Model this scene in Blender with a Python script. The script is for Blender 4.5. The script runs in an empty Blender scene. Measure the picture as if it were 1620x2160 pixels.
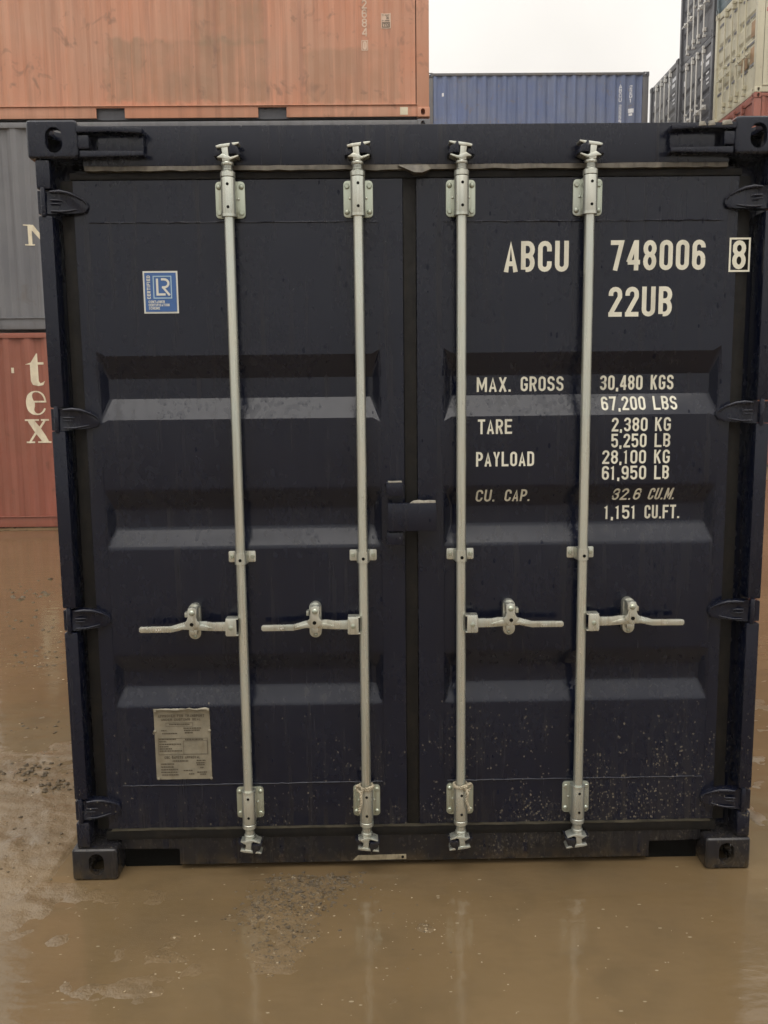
import bpy, bmesh, math, random
import numpy as np
from mathutils import Vector, Matrix

random.seed(7)
S = bpy.context.scene
C = S.collection
R = math.radians

# ------------------------------------------------------------------ camera
cam_d = bpy.data.cameras.new('camera')
cam = bpy.data.objects.new('camera', cam_d)
C.objects.link(cam)
S.camera = cam
cam_d.sensor_fit = 'HORIZONTAL'
cam_d.sensor_width = 36.0
cam_d.lens = 40.0
cam_d.clip_start = 0.05
cam_d.clip_end = 1000
rt = (0.9998311318491789, -0.014898624722028471, -0.0107581953217946)
fw = (0.013339858928633904, 0.9910632336297238, -0.13272420695246143)
up = (0.012639459994551487, 0.13255828125314476, 0.9910946201661365)
cam.matrix_world = Matrix(((rt[0], up[0], -fw[0], -0.12915), (rt[1], up[1], -fw[1], -2.86841),
                           (rt[2], up[2], -fw[2], 1.7031), (0, 0, 0, 1)))
S.render.resolution_x, S.render.resolution_y = 768, 1024

# ------------------------------------------------------------------ sky, sun, exposure (overcast)
SUN_EL, SUN_AZ = 70.0, 188.0         # brightest part of the cloud: high, behind the viewer
W = bpy.data.worlds.new('World')
S.world = W
W.use_nodes = True
nt = W.node_tree
nt.nodes.clear()
sky = nt.nodes.new('ShaderNodeTexSky')
sky.sky_type = 'NISHITA'
sky.sun_disc = False
sky.sun_elevation = R(SUN_EL)
sky.sun_rotation = R(SUN_AZ)
sky.air_density, sky.dust_density, sky.ozone_density = 1.0, 4.0, 1.0
hs = nt.nodes.new('ShaderNodeHueSaturation')
hs.inputs['Saturation'].default_value = 0.12
cl = nt.nodes.new('ShaderNodeRGB')             # even white cloud layer
cl.outputs[0].default_value = (11.3, 10.85, 10.2, 1)
mx = nt.nodes.new('ShaderNodeMix')
mx.data_type = 'RGBA'
mx.inputs[0].default_value = 0.88
tc = nt.nodes.new('ShaderNodeTexCoord')
nz = nt.nodes.new('ShaderNodeTexNoise')
nz.inputs['Scale'].default_value = 3.0
nz.inputs['Detail'].default_value = 4
mr = nt.nodes.new('ShaderNodeMapRange')
mr.inputs['From Min'].default_value = 0.3
mr.inputs['From Max'].default_value = 0.7
mr.inputs['To Min'].default_value = 0.86
mr.inputs['To Max'].default_value = 1.04
vm = nt.nodes.new('ShaderNodeVectorMath')
vm.operation = 'SCALE'
bg = nt.nodes.new('ShaderNodeBackground')
bg.inputs['Strength'].default_value = 0.1
wo = nt.nodes.new('ShaderNodeOutputWorld')
L = nt.links.new
L(sky.outputs[0], hs.inputs['Color'])
L(hs.outputs[0], mx.inputs[6])
L(cl.outputs[0], mx.inputs[7])
L(tc.outputs['Generated'], nz.inputs['Vector'])
L(nz.outputs['Fac'], mr.inputs['Value'])
L(mx.outputs[2], vm.inputs[0])
L(mr.outputs[0], vm.inputs['Scale'])
sep = nt.nodes.new('ShaderNodeSeparateXYZ')      # overcast sky: luminance rises evenly from horizon to zenith
L(tc.outputs['Generated'], sep.inputs[0])
ov = nt.nodes.new('ShaderNodeMapRange')
ov.inputs['From Min'].default_value, ov.inputs['From Max'].default_value = 0.0, 1.0
ov.inputs['To Min'].default_value, ov.inputs['To Max'].default_value = 0.66, 1.62
L(sep.outputs[2], ov.inputs['Value'])
vm2 = nt.nodes.new('ShaderNodeVectorMath')
vm2.operation = 'SCALE'
L(vm.outputs[0], vm2.inputs[0])
L(ov.outputs[0], vm2.inputs['Scale'])
L(vm2.outputs[0], bg.inputs['Color'])
L(bg.outputs[0], wo.inputs['Surface'])

sd = bpy.data.lights.new('sun', 'SUN')
sd.energy = 1.5
sd.angle = R(55)
sd.color = (1.0, 0.95, 0.88)
so = bpy.data.objects.new('sun', sd)
C.objects.link(so)
az, el = R(SUN_AZ), R(SUN_EL)
sdir = Vector((math.sin(az) * math.cos(el), math.cos(az) * math.cos(el), math.sin(el)))
so.rotation_euler = sdir.to_track_quat('Z', 'Y').to_euler()
so.location = (0, 0, 30)

S.view_settings.view_transform = 'Standard'
S.view_settings.look = 'None'
S.view_settings.gamma = 1
S.view_settings.use_curve_mapping = False
S.view_settings.exposure = 0.06
S.cycles.volume_max_steps = 64
S.cycles.use_denoising = True
S.cycles.use_adaptive_sampling = True
S.cycles.adaptive_threshold = 0.02
S.cycles.max_bounces = 8
S.cycles.volume_bounces = 1
S.cycles.caustics_reflective = False
S.cycles.caustics_refractive = False


# ------------------------------------------------------------------ node material helpers
class NM:
    def __init__(self, name):
        self.m = bpy.data.materials.new(name)
        self.m.use_nodes = True
        self.t = self.m.node_tree
        self.b = self.t.nodes['Principled BSDF']
        self.tc = self.t.nodes.new('ShaderNodeTexCoord')
        self.co = self.tc.outputs['Object']

    def n(self, t, **k):
        o = self.t.nodes.new(t)
        for a, v in k.items():
            setattr(o, a, v)
        return o

    def l(self, a, b):
        self.t.links.new(a, b)

    def put(self, sock, v):
        if hasattr(v, 'is_output'):
            self.l(v, sock)
        elif isinstance(v, (tuple, list)) and len(v) == 3 and sock.type == 'RGBA':
            sock.default_value = (*v, 1)
        elif sock.type == 'RGBA' and not isinstance(v, (tuple, list)):
            sock.default_value = (v, v, v, 1)
        else:
            sock.default_value = v

    def mapc(self, scale=(1, 1, 1), loc=(0, 0, 0), src=None, rnd=False):
        o = self.n('ShaderNodeMapping')
        self.l(src or self.co, o.inputs['Vector'])
        o.inputs['Scale'].default_value = scale
        o.inputs['Location'].default_value = loc
        if rnd:
            oi = self.n('ShaderNodeObjectInfo')
            m = self.n('ShaderNodeMath', operation='MULTIPLY')
            self.l(oi.outputs['Random'], m.inputs[0])
            m.inputs[1].default_value = 57.0
            a = self.n('ShaderNodeVectorMath', operation='ADD')
            self.l(o.outputs[0], a.inputs[0])
            self.l(m.outputs[0], a.inputs[1])
            return a.outputs[0]
        return o.outputs[0]

    def noise(self, scale, detail=4, rough=0.55, vec=None, dist=0.0):
        o = self.n('ShaderNodeTexNoise')
        self.l(vec or self.co, o.inputs['Vector'])
        o.inputs['Scale'].default_value = scale
        o.inputs['Detail'].default_value = min(detail, 3)
        o.inputs['Roughness'].default_value = rough
        o.inputs['Distortion'].default_value = dist
        return o.outputs['Fac']

    def rng(self, v, a, b, c=0.0, d=1.0, smooth=False):
        o = self.n('ShaderNodeMapRange')
        if smooth:
            o.interpolation_type = 'SMOOTHSTEP'
        self.put(o.inputs['Value'], v)
        for i, x in zip(('From Min', 'From Max', 'To Min', 'To Max'), (a, b, c, d)):
            o.inputs[i].default_value = x
        return o.outputs[0]

    def math(self, op, a, b=0.0):
        o = self.n('ShaderNodeMath', operation=op)
        self.put(o.inputs[0], a)
        self.put(o.inputs[1], b)
        return o.outputs[0]

    def mix(self, f, a, b):
        o = self.n('ShaderNodeMix', data_type='RGBA')
        self.put(o.inputs[0], f)
        self.put(o.inputs[6], a)
        self.put(o.inputs[7], b)
        return o.outputs[2]

    def xyz(self, src=None):
        o = self.n('ShaderNodeSeparateXYZ')
        self.l(src or self.co, o.inputs[0])
        return o.outputs

    def geo_pos(self):
        return self.n('ShaderNodeNewGeometry').outputs['Position']

    def specks(self, scale, size, density, vec=None):
        """round specks, each with its own size; density 0..1"""
        o = self.n('ShaderNodeTexVoronoi')
        self.l(vec or self.co, o.inputs['Vector'])
        o.inputs['Scale'].default_value = scale
        s = self.n('ShaderNodeSeparateColor')
        self.l(o.outputs['Color'], s.inputs[0])
        g = self.math('LESS_THAN', s.outputs[0], density)
        r = self.math('MULTIPLY', s.outputs[1], size)
        d = self.math('LESS_THAN', o.outputs['Distance'], r)
        return self.math('MULTIPLY', g, d)

    def bump(self, h, strength=0.3, dist=0.01, normal=None):
        o = self.n('ShaderNodeBump')
        o.inputs['Strength'].default_value = strength
        o.inputs['Distance'].default_value = dist
        self.put(o.inputs['Height'], h)
        if normal:
            self.l(normal, o.inputs['Normal'])
        return o.outputs[0]

    def done(self, col=None, rough=None, metal=None, normal=None, spec=None, ior=None):
        b = self.b.inputs
        if col is not None:
            self.put(b['Base Color'], col)
        if rough is not None:
            self.put(b['Roughness'], rough)
        if metal is not None:
            self.put(b['Metallic'], metal)
        if normal is not None:
            self.l(normal, b['Normal'])
        if spec is not None:
            self.put(b['Specular IOR Level'], spec)
        if ior is not None:
            self.put(b['IOR'], ior)
        return self.m


def mat_navy():
    m = NM('navy_wet_paint')
    p = m.geo_pos()
    x, y, z = m.xyz(p)[0:3]
    big = m.noise(2.3, 5, 0.6, p)
    col = m.mix(m.rng(big, 0.35, 0.7), (0.0034, 0.0052, 0.0150), (0.0052, 0.0070, 0.0170))
    # dusty film and run-off streaks
    st = m.noise(1.0, 5, 0.6, m.mapc((34, 34, 1.6), src=p))
    col = m.mix(m.math('MULTIPLY', m.rng(st, 0.54, 0.76), 0.25), col, (0.030, 0.026, 0.019))
    # mud splash thrown up from the ground, most of it low down and to the right
    low = m.rng(z, 0.02, 0.66, 1.0, 0.0)
    side = m.rng(x, -0.75, 0.2, 0.10, 1.0)
    pat = m.rng(m.noise(5, 4, 0.6, p), 0.40, 0.66)
    dens = m.math('MULTIPLY', m.math('MULTIPLY', low, side), pat)
    sp = m.n('ShaderNodeTexVoronoi')
    m.l(m.mapc((1, 1, 0.72), src=p), sp.inputs['Vector'])
    sp.inputs['Scale'].default_value = 200
    sc = m.n('ShaderNodeSeparateColor')
    m.l(sp.outputs['Color'], sc.inputs[0])
    g = m.math('LESS_THAN', sc.outputs[0], m.math('MULTIPLY', dens, 1.25))
    d = m.math('LESS_THAN', sp.outputs['Distance'], m.math('MULTIPLY', m.math('POWER', sc.outputs[1], 3.2), 0.72))
    spk = m.math('MULTIPLY', g, d)
    col = m.mix(m.math('MULTIPLY', spk, m.rng(sc.outputs[2], 0, 1, 0.2, 0.75)), col, (0.20, 0.175, 0.13))
    run = m.rng(m.noise(1.0, 3, 0.6, m.mapc((48, 48, 3.0), (4, 0, 1), p)), 0.50, 0.72)
    col = m.mix(m.math('MULTIPLY', m.math('MULTIPLY', run, m.rng(z, 0.0, 0.42, 1.0, 0.0)), 0.5), col, (0.038, 0.031, 0.021))
    # fine mud haze close to the ground
    col = m.mix(m.math('MULTIPLY', m.math('MULTIPLY', m.rng(z, 0.0, 0.30, 1, 0), m.rng(m.noise(16, 5, 0.65, p), 0.4, 0.7)), 0.45), col, (0.045, 0.039, 0.028))
    # caked mud tide line near the ground
    col = m.mix(m.math('MULTIPLY', m.rng(z, 0.012, 0.07, 1, 0), m.rng(m.noise(22, 3, 0.6, p), 0.40, 0.60)), col, (0.085, 0.060, 0.033))
    # dusty sill with dark wet runs
    sill_m = m.math('MULTIPLY', m.math('LESS_THAN', z, 0.127), m.rng(m.noise(1.0, 3, 0.6, m.mapc((26, 26, 0.8), (2, 0, 0), p)), 0.60, 0.66, 1, 0))
    col = m.mix(m.math('MULTIPLY', sill_m, 0.45), col, (0.024, 0.021, 0.016))
    # rare chips
    ch = m.specks(26, 0.10, 0.05, p)
    col = m.mix(m.math('MULTIPLY', ch, 0.5), col, (0.16, 0.16, 0.17))
    # rain drops: little lenses
    dv = m.n('ShaderNodeTexVoronoi')
    m.l(m.mapc((1, 1, 0.55), src=p), dv.inputs['Vector'])
    dv.inputs['Scale'].default_value = 85
    ds = m.n('ShaderNodeSeparateColor')
    m.l(dv.outputs['Color'], ds.inputs[0])
    dg = m.math('LESS_THAN', ds.outputs[0], m.rng(m.noise(5, 2, 0.5, p), 0.42, 0.68, 0.0, 0.55))
    dh = m.math('MULTIPLY', m.rng(dv.outputs['Distance'], 0.0, 0.32, 1, 0), dg)
    rough = m.math('ADD', m.rng(big, 0.3, 0.7, 0.12, 0.24), m.rng(st, 0.48, 0.7, 0.0, 0.16))
    rough = m.mix(dg, rough, 0.3)
    nrm = m.bump(m.noise(2.4, 2, 0.5, p), 0.3, 0.02)
    nrm = m.bump(dh, 0.4, 0.0025, nrm)
    # fat drops and runs that break the sheen, mostly on the right door
    wv = m.n('ShaderNodeTexVoronoi')
    m.l(m.mapc((1, 1, 0.42), src=p), wv.inputs['Vector'])
    wv.inputs['Scale'].default_value = 48
    ws = m.n('ShaderNodeSeparateColor')
    m.l(wv.outputs['Color'], ws.inputs[0])
    wg = m.math('LESS_THAN', ws.outputs[0], m.math('MULTIPLY', m.rng(x, -0.6, 0.3, 0.03, 0.17), m.rng(big, 0.35, 0.6)))
    wd = m.math('LESS_THAN', wv.outputs['Distance'], m.math('MULTIPLY', ws.outputs[1], 0.30))
    spec = m.rng(m.math('MULTIPLY', wg, wd), 0, 1, 0.40, 0.2)
    return m.done(col, rough, 0.0, nrm, spec)


def mat_simple(name, col, rough=0.5, metal=0.0, var=0.25, nscale=14, bump=0.1, dirt=None, dirt_amt=0.4, world=True):
    m = NM(name)
    p = m.geo_pos() if world else m.co
    n = m.noise(nscale, 5, 0.6, p)
    c2 = tuple(min(1, c * (1 - var)) for c in col)
    c1 = tuple(min(1, c * (1 + var * 0.6)) for c in col)
    c = m.mix(m.rng(n, 0.3, 0.7), c2, c1)
    if dirt:
        dn = m.noise(nscale * 1.7, 6, 0.65, m.mapc((1, 1, 0.35), (3, 1, 7), p))
        c = m.mix(m.math('MULTIPLY', m.rng(dn, 0.48, 0.68), dirt_amt), c, dirt)
    r = m.rng(m.noise(nscale * 2.3, 4, 0.6, p), 0.3, 0.7, rough * 0.8, rough * 1.2)
    return m.done(c, r, metal, m.bump(m.noise(nscale * 6, 4, 0.6, p), bump, 0.003))


def mat_weather(name, col, alt, rust=(0.13, 0.055, 0.03), rust_amt=0.3, rough=0.62, patches=(), streak=0.5, fine=1.0):
    """old container paint: faded blotches, run-off streaks, rust spots, repainted patches"""
    m = NM(name)
    p = m.geo_pos()
    q = m.mapc((1, 1, 1), src=p)
    n = m.noise(0.9, 6, 0.6, q)
    c = m.mix(m.rng(n, 0.35, 0.65), col, alt)
    for (x0, x1, z0, z1, pc, amt) in patches:
        xs = m.xyz(p)
        wob = m.rng(m.noise(6, 3, 0.5, p), 0, 1, -0.10, 0.10)
        a = m.math('MULTIPLY', m.rng(m.math('ADD', xs[0], wob), x0, x0 + 0.05), m.rng(m.math('ADD', xs[0], wob), x1 - 0.05, x1, 1, 0))
        b = m.math('MULTIPLY', m.rng(m.math('ADD', xs[2], wob), z0, z0 + 0.05), m.rng(m.math('ADD', xs[2], wob), z1 - 0.05, z1, 1, 0))
        f = m.math('MULTIPLY', m.math('MULTIPLY', a, b), m.rng(m.noise(2.5, 4, 0.6, p), 0.25, 0.6, 0.35 * amt, amt))
        c = m.mix(f, c, pc)
    s1 = m.noise(1.0, 6, 0.65, m.mapc((9 * fine, 9 * fine, 0.35), src=p))
    c = m.mix(m.math('MULTIPLY', m.rng(s1, 0.5, 0.75), streak), c, tuple(v * 0.55 for v in col))
    s2 = m.noise(1.0, 5, 0.6, m.mapc((14 * fine, 14 * fine, 0.5), (9, 4, 2), p))
    c = m.mix(m.math('MULTIPLY', m.rng(s2, 0.55, 0.8), streak * 0.7), c, tuple(min(1, v * 1.45 + 0.03) for v in col))
    r1 = m.noise(3.2, 8, 0.7, p, 0.6)
    c = m.mix(m.math('MULTIPLY', m.rng(r1, 0.60, 0.70), rust_amt), c, rust)
    r2 = m.specks(9, 0.22, 0.10, m.mapc((1, 1, 0.6), src=p))
    c = m.mix(m.math('MULTIPLY', r2, rust_amt), c, tuple(v * 1.2 for v in rust))
    nrm = m.bump(m.noise(2.6, 3, 0.5, p), 0.35, 0.03)
    nrm = m.bump(m.noise(40, 4, 0.6, p), 0.15, 0.004, nrm)
    return m.done(c, m.rng(m.noise(6, 4, 0.6, p), 0.3, 0.7, rough * 0.75, rough * 1.1), 0, nrm)


def mat_zinc(name='galvanised_steel', col=(0.64, 0.63, 0.54), tint=(0.57, 0.61, 0.555)):
    m = NM(name)
    p = m.geo_pos()
    n = m.noise(18, 5, 0.6, m.mapc((1, 1, 0.25), src=p))
    c = m.mix(m.rng(n, 0.3, 0.7), col, tint)
    lng = m.noise(1.0, 4, 0.6, m.mapc((60, 60, 1.2), src=p))
    c = m.mix(m.math('MULTIPLY', m.rng(lng, 0.5, 0.75), 0.6), c, (0.26, 0.23, 0.16))
    c = m.mix(m.math('MULTIPLY', m.rng(m.noise(1.2, 2, 0.5, m.mapc((2, 2, 1), src=p)), 0.5, 0.7), 0.35), c, (0.36, 0.40, 0.42))
    sp = m.specks(120, 0.22, 0.03, p)
    c = m.mix(m.math('MULTIPLY', sp, 0.35), c, (0.10, 0.08, 0.055))
    r = m.rng(m.noise(1.0, 3, 0.6, m.mapc((30, 30, 2.5), src=p)), 0.3, 0.7, 0.20, 0.40)
    return m.done(c, r, 0.75, m.bump(m.noise(130, 3, 0.6, p), 0.05, 0.002))


def mat_mud(name, water=False):
    m = NM(name)
    p = m.geo_pos()
    a = m.noise(0.7, 6, 0.6, p, 0.4)
    b = m.noise(4.2, 6, 0.65, m.mapc((1, 1, 1), (5, 3, 0), p), 0.3)
    c = m.mix(m.rng(a, 0.35, 0.65), (0.160, 0.109, 0.056), (0.210, 0.145, 0.075))
    c = m.mix(m.math('MULTIPLY', m.rng(b, 0.45, 0.7), 0.5), c, (0.128, 0.092, 0.050))
    if water:
        c = m.mix(0.78, (0, 0, 0), c)
    if water:
        c = m.mix(m.math('MULTIPLY', m.rng(m.noise(1.7, 4, 0.55, p, 0.8), 0.45, 0.7), 0.5), c, (0.148, 0.100, 0.050))
        rp = m.noise(26, 3, 0.55, m.mapc((1, 1.6, 1), src=p))
        wv = m.noise(5.0, 2, 0.5, m.mapc((1.0, 2.2, 1), src=p))
        nrm = m.bump(wv, 0.10, 0.02)
        nrm = m.bump(rp, 0.16, 0.003, nrm)
        sc = m.specks(70, 0.3, 0.05, m.mapc((0.55, 1.2, 1), src=p))
        c = m.mix(m.math('MULTIPLY', sc, 0.55), c, (0.42, 0.36, 0.25))
        return m.done(c, m.rng(m.noise(3, 4, 0.6, p), 0.35, 0.65, 0.06, 0.12), 0, nrm, None, 1.42)
    c = m.mix(0.82, (0, 0, 0), c)
    gl = m.noise(90, 4, 0.7, p)
    c = m.mix(m.math('MULTIPLY', m.rng(gl, 0.55, 0.75), 0.25), c, (0.20, 0.16, 0.10))
    c = m.mix(m.math('MULTIPLY', m.rng(m.noise(130, 3, 0.7, p), 0.58, 0.72), 0.5), c, (0.095, 0.072, 0.045))
    rough = m.rng(m.noise(6, 5, 0.6, p), 0.35, 0.65, 0.26, 0.50)
    m.b.inputs['Coat Weight'].default_value = 0.15
    m.b.inputs['Coat Roughness'].default_value = 0.12
    nrm = m.bump(m.noise(22, 6, 0.65, p), 0.35, 0.02)
    nrm = m.bump(gl, 0.35, 0.005, nrm)
    return m.done(c, rough, 0, nrm, 0.5)


M = {}
M['navy'] = mat_navy()
M['zinc'] = mat_zinc()
M['plate'] = mat_zinc('galvanised_plate', (0.44, 0.49, 0.40), (0.48, 0.50, 0.41))
M['hole_shade'] = mat_simple('hole_shade_black', (0.004, 0.004, 0.0035), 0.9)  # near-black colour that paints in the shade inside holes and pockets
M['hole_shade'].node_tree.nodes['Principled BSDF'].inputs['Specular IOR Level'].default_value = 0.05
M['gasket'] = mat_simple('brown_rubber_gasket', (0.0055, 0.0047, 0.0040), 0.65, 0, 0.4, 20, 0.15, (0.022, 0.018, 0.012), 0.4)
M['gasket'].node_tree.nodes['Principled BSDF'].inputs['Specular IOR Level'].default_value = 0.25
M['drip'] = mat_simple('dusty_drip_rail', (0.115, 0.10, 0.074), 0.55, 0, 0.35, 26, 0.2, (0.035, 0.029, 0.02), 0.75)
M['ledge'] = mat_simple('muddy_ledge', (0.05, 0.043, 0.028), 0.4, 0, 0.4, 14, 0.2, (0.012, 0.010, 0.007), 0.8)
M['letter'] = mat_simple('cream_vinyl_lettering', (0.74, 0.72, 0.60), 0.5, 0, 0.08, 9, 0.05, (0.34, 0.32, 0.25), 0.35)
M['stick_blue'] = mat_simple('blue_sticker', (0.045, 0.12, 0.32), 0.35, 0, 0.12, 12, 0.03)
M['stick_white'] = mat_simple('white_sticker', (0.66, 0.66, 0.60), 0.4, 0, 0.08, 12, 0.03)
M['stick_pale'] = mat_simple('pale_blue_print', (0.36, 0.50, 0.62), 0.4, 0, 0.08, 12, 0.03)
M['brass'] = mat_simple('tarnished_plate', (0.265, 0.24, 0.18), 0.45, 0.25, 0.25, 16, 0.08, (0.17, 0.14, 0.09), 0.5)
M['print'] = mat_simple('etched_print', (0.075, 0.06, 0.04), 0.6, 0, 0.2, 20, 0.02)
M['rope'] = mat_simple('dirty_rope', (0.42, 0.37, 0.27), 0.85, 0, 0.35, 60, 0.4, (0.2, 0.16, 0.1), 0.5)
M['paintline'] = mat_simple('bare_beige_strip', (0.33, 0.28, 0.185), 0.5, 0, 0.25, 30, 0.1, (0.1, 0.08, 0.05), 0.6)
M['scuff'] = mat_simple('scraped_primer', (0.34, 0.32, 0.27), 0.6, 0, 0.4, 40, 0.2, (0.1, 0.09, 0.07), 0.6)
M['mud'] = mat_mud('wet_mud')
M['water'] = mat_mud('muddy_water', True)
M['stone'] = mat_simple('gravel_stone', (0.125, 0.094, 0.055), 0.8, 0, 0.6, 60, 0.3, (0.05, 0.04, 0.026), 0.8)
M['grit'] = mat_simple('pale_grit', (0.36, 0.29, 0.19), 0.6, 0, 0.5, 50, 0.3)
M['clod'] = mat_simple('dark_mud_clod', (0.100, 0.073, 0.042), 0.7, 0, 0.4, 30, 0.5, (0.06, 0.045, 0.03), 0.6)

OR_PATCH = [(-3.45, -1.35, 5.42, 6.22, (0.33, 0.20, 0.125), 0.75), (-2.35, -1.40, 6.1, 7.9, (0.31, 0.20, 0.125), 0.7),
            (-0.95, 0.3, 5.42, 6.1, (0.36, 0.21, 0.13), 0.55)]
M['orange'] = mat_weather('faded_orange_paint', (0.56, 0.255, 0.155), (0.52, 0.28, 0.185), (0.22, 0.125, 0.085), 0.6, 0.55, OR_PATCH, 0.6)
M['redrust'] = mat_weather('faded_red_paint', (0.30, 0.095, 0.065), (0.26, 0.095, 0.06), (0.13, 0.05, 0.03), 0.5, 0.6, (), 0.5)
M['greyc'] = mat_weather('grey_paint', (0.135, 0.137, 0.15), (0.17, 0.17, 0.178), (0.10, 0.08, 0.065), 0.4, 0.5, (), 0.6)
M['bluec'] = mat_weather('faded_blue_paint', (0.10, 0.145, 0.30), (0.145, 0.175, 0.27), (0.16, 0.13, 0.11), 0.5, 0.55, (), 0.6, 0.6)
M['bluerail'] = mat_weather('worn_blue_rail', (0.10, 0.105, 0.13), (0.14, 0.13, 0.12), (0.12, 0.09, 0.07), 0.6, 0.6, (), 0.4)
M['darkc'] = mat_weather('dark_navy_paint', (0.058, 0.062, 0.078), (0.075, 0.078, 0.09), (0.06, 0.055, 0.05), 0.2, 0.4, (), 0.3)
M['cream'] = mat_weather('cream_paint', (0.58, 0.55, 0.41), (0.53, 0.50, 0.38), (0.27, 0.20, 0.13), 0.4, 0.5, (), 0.35)
M['teal'] = mat_weather('teal_blue_paint', (0.09, 0.14, 0.17), (0.11, 0.15, 0.17), (0.1, 0.08, 0.06), 0.3, 0.5, (), 0.4)
M['tan'] = mat_simple('tan_plate', (0.38, 0.24, 0.13), 0.6, 0, 0.2, 6, 0.05)
M['pink'] = mat_simple('red_print', (0.62, 0.10, 0.11), 0.5, 0, 0.1, 6, 0.02)
M['whitebar'] = mat_simple('pale_zinc_bar', (0.74, 0.73, 0.69), 0.45, 0.1, 0.12, 10, 0.03)
M['creamlet'] = mat_simple('worn_cream_letters', (0.76, 0.69, 0.52), 0.6, 0, 0.12, 9, 0.05, (0.36, 0.20, 0.13), 0.25)
M['orlet'] = mat_simple('worn_pale_letters', (0.70, 0.54, 0.42), 0.6, 0, 0.12, 9, 0.05, (0.45, 0.25, 0.16), 0.25)
M['bllet'] = mat_simple('worn_bluish_letters', (0.80, 0.81, 0.84), 0.6, 0, 0.08, 3, 0.05, (0.4, 0.42, 0.5), 0.3)


# ------------------------------------------------------------------ mesh helpers
class MB:
    def __init__(self):
        self.v, self.f = [], []

    def add(self, vs, fs):
        o = len(self.v)
        self.v += [tuple(p) for p in vs]
        self.f += [tuple(i + o for i in q) for q in fs]
        return self

    def box(self, x0, x1, y0, y1, z0, z1):
        return self.add([(x0, y0, z0), (x1, y0, z0), (x1, y1, z0), (x0, y1, z0), (x0, y0, z1), (x1, y0, z1), (x1, y1, z1), (x0, y1, z1)],
                        [(0, 3, 2, 1), (4, 5, 6, 7), (0, 1, 5, 4), (1, 2, 6, 5), (2, 3, 7, 6), (3, 0, 4, 7)])

    def prism(self, poly, y0, y1):
        """polygon in XZ (counter-clockwise seen from -Y) run from y0 (front) to y1"""
        a = sum(poly[i][0] * poly[(i + 1) % len(poly)][1] - poly[(i + 1) % len(poly)][0] * poly[i][1] for i in range(len(poly)))
        if a < 0:
            poly = poly[::-1]
        n = len(poly)
        vs = [(x, y0, z) for x, z in poly] + [(x, y1, z) for x, z in poly]
        fs = [tuple(range(n)), tuple(range(2 * n - 1, n - 1, -1))]
        fs += [(i, i + n, (i + 1) % n + n, (i + 1) % n) for i in range(n)]
        return self.add(vs, fs)

    def tube(self, pts, r, n=10, cap=True):
        pts = [Vector(p) for p in pts]
        rs = r if isinstance(r, (list, tuple)) else [r] * len(pts)
        vs, fs = [], []
        pu = None
        for i, p in enumerate(pts):
            t = (pts[min(i + 1, len(pts) - 1)] - pts[max(i - 1, 0)]).normalized()
            if pu is None:
                pu = t.orthogonal().normalized()
            pu = (pu - t * pu.dot(t)).normalized()
            w = t.cross(pu)
            for k in range(n):
                a = 2 * math.pi * k / n
                vs.append(p + (pu * math.cos(a) + w * math.sin(a)) * rs[i])
        for i in range(len(pts) - 1):
            for k in range(n):
                a, b = i * n + k, i * n + (k + 1) % n
                fs.append((a, b, b + n, a + n))
        if cap:
            fs.append(tuple(range(n - 1, -1, -1)))
            fs.append(tuple(range((len(pts) - 1) * n, len(pts) * n)))
        return self.add(vs, fs)

    def lathe(self, prof, c=(0, 0, 0), n=20, axis='z'):
        vs, fs = [], []
        for r, h in prof:
            for k in range(n):
                a = 2 * math.pi * k / n
                if axis == 'z':
                    vs.append((c[0] + r * math.cos(a), c[1] + r * math.sin(a), c[2] + h))
                else:      # axis along -Y: h grows towards the viewer
                    vs.append((c[0] + r * math.cos(a), c[1] - h, c[2] + r * math.sin(a)))
        for i in range(len(prof) - 1):
            for k in range(n):
                a, b = i * n + k, i * n + (k + 1) % n
                fs.append((a, b, b + n, a + n))
        fs.append(tuple(range(n - 1, -1, -1)))
        fs.append(tuple(range((len(prof) - 1) * n, len(prof) * n)))
        return self.add(vs, fs)

    def mesh(self, name, bevel=0.0, seg=2, smooth=35):
        me = bpy.data.meshes.new(name)
        me.from_pydata(self.v, [], self.f)
        if bevel:
            bm = bmesh.new()
            bm.from_mesh(me)
            bmesh.ops.recalc_face_normals(bm, faces=bm.faces)
            ed = [e for e in bm.edges if len(e.link_faces) == 2 and e.calc_face_angle(0) > R(28)]
            bmesh.ops.bevel(bm, geom=ed, offset=bevel, segments=seg, affect='EDGES', profile=0.6, clamp_overlap=True)
            bm.to_mesh(me)
            bm.free()
        if smooth:
            me.shade_smooth()
            me.set_sharp_from_angle(angle=R(smooth))
        me.update()
        return me


def link(name, me, mat, parent=None, loc=None, rz=0.0):
    o = bpy.data.objects.new(name, me)
    C.objects.link(o)
    if mat is not None:
        if not me.materials:
            me.materials.append(mat)
        if me.materials[0] != mat:
            o.material_slots[0].link = 'OBJECT'
            o.material_slots[0].material = mat
    if parent:
        o.parent = parent
    if loc:
        o.location = loc
    if rz:
        o.rotation_euler = (0, 0, rz)
    return o


def build(name, mb, mat, parent=None, bevel=0.0, seg=2, smooth=35):
    return link(name, mb.mesh(name, bevel, seg, smooth), M[mat], parent)


def tag(o, label, cat=None, group=None, kind=None):
    if label:
        o['label'] = label
    if cat:
        o['category'] = cat
    if group:
        o['group'] = group
    if kind:
        o['kind'] = kind
    return o


def thing(name, label, cat, loc=(0, 0, 0), group=None):
    o = bpy.data.objects.new(name, None)
    o.empty_display_size = 0.2
    C.objects.link(o)
    o.location = loc
    return tag(o, label, cat, group)


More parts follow.
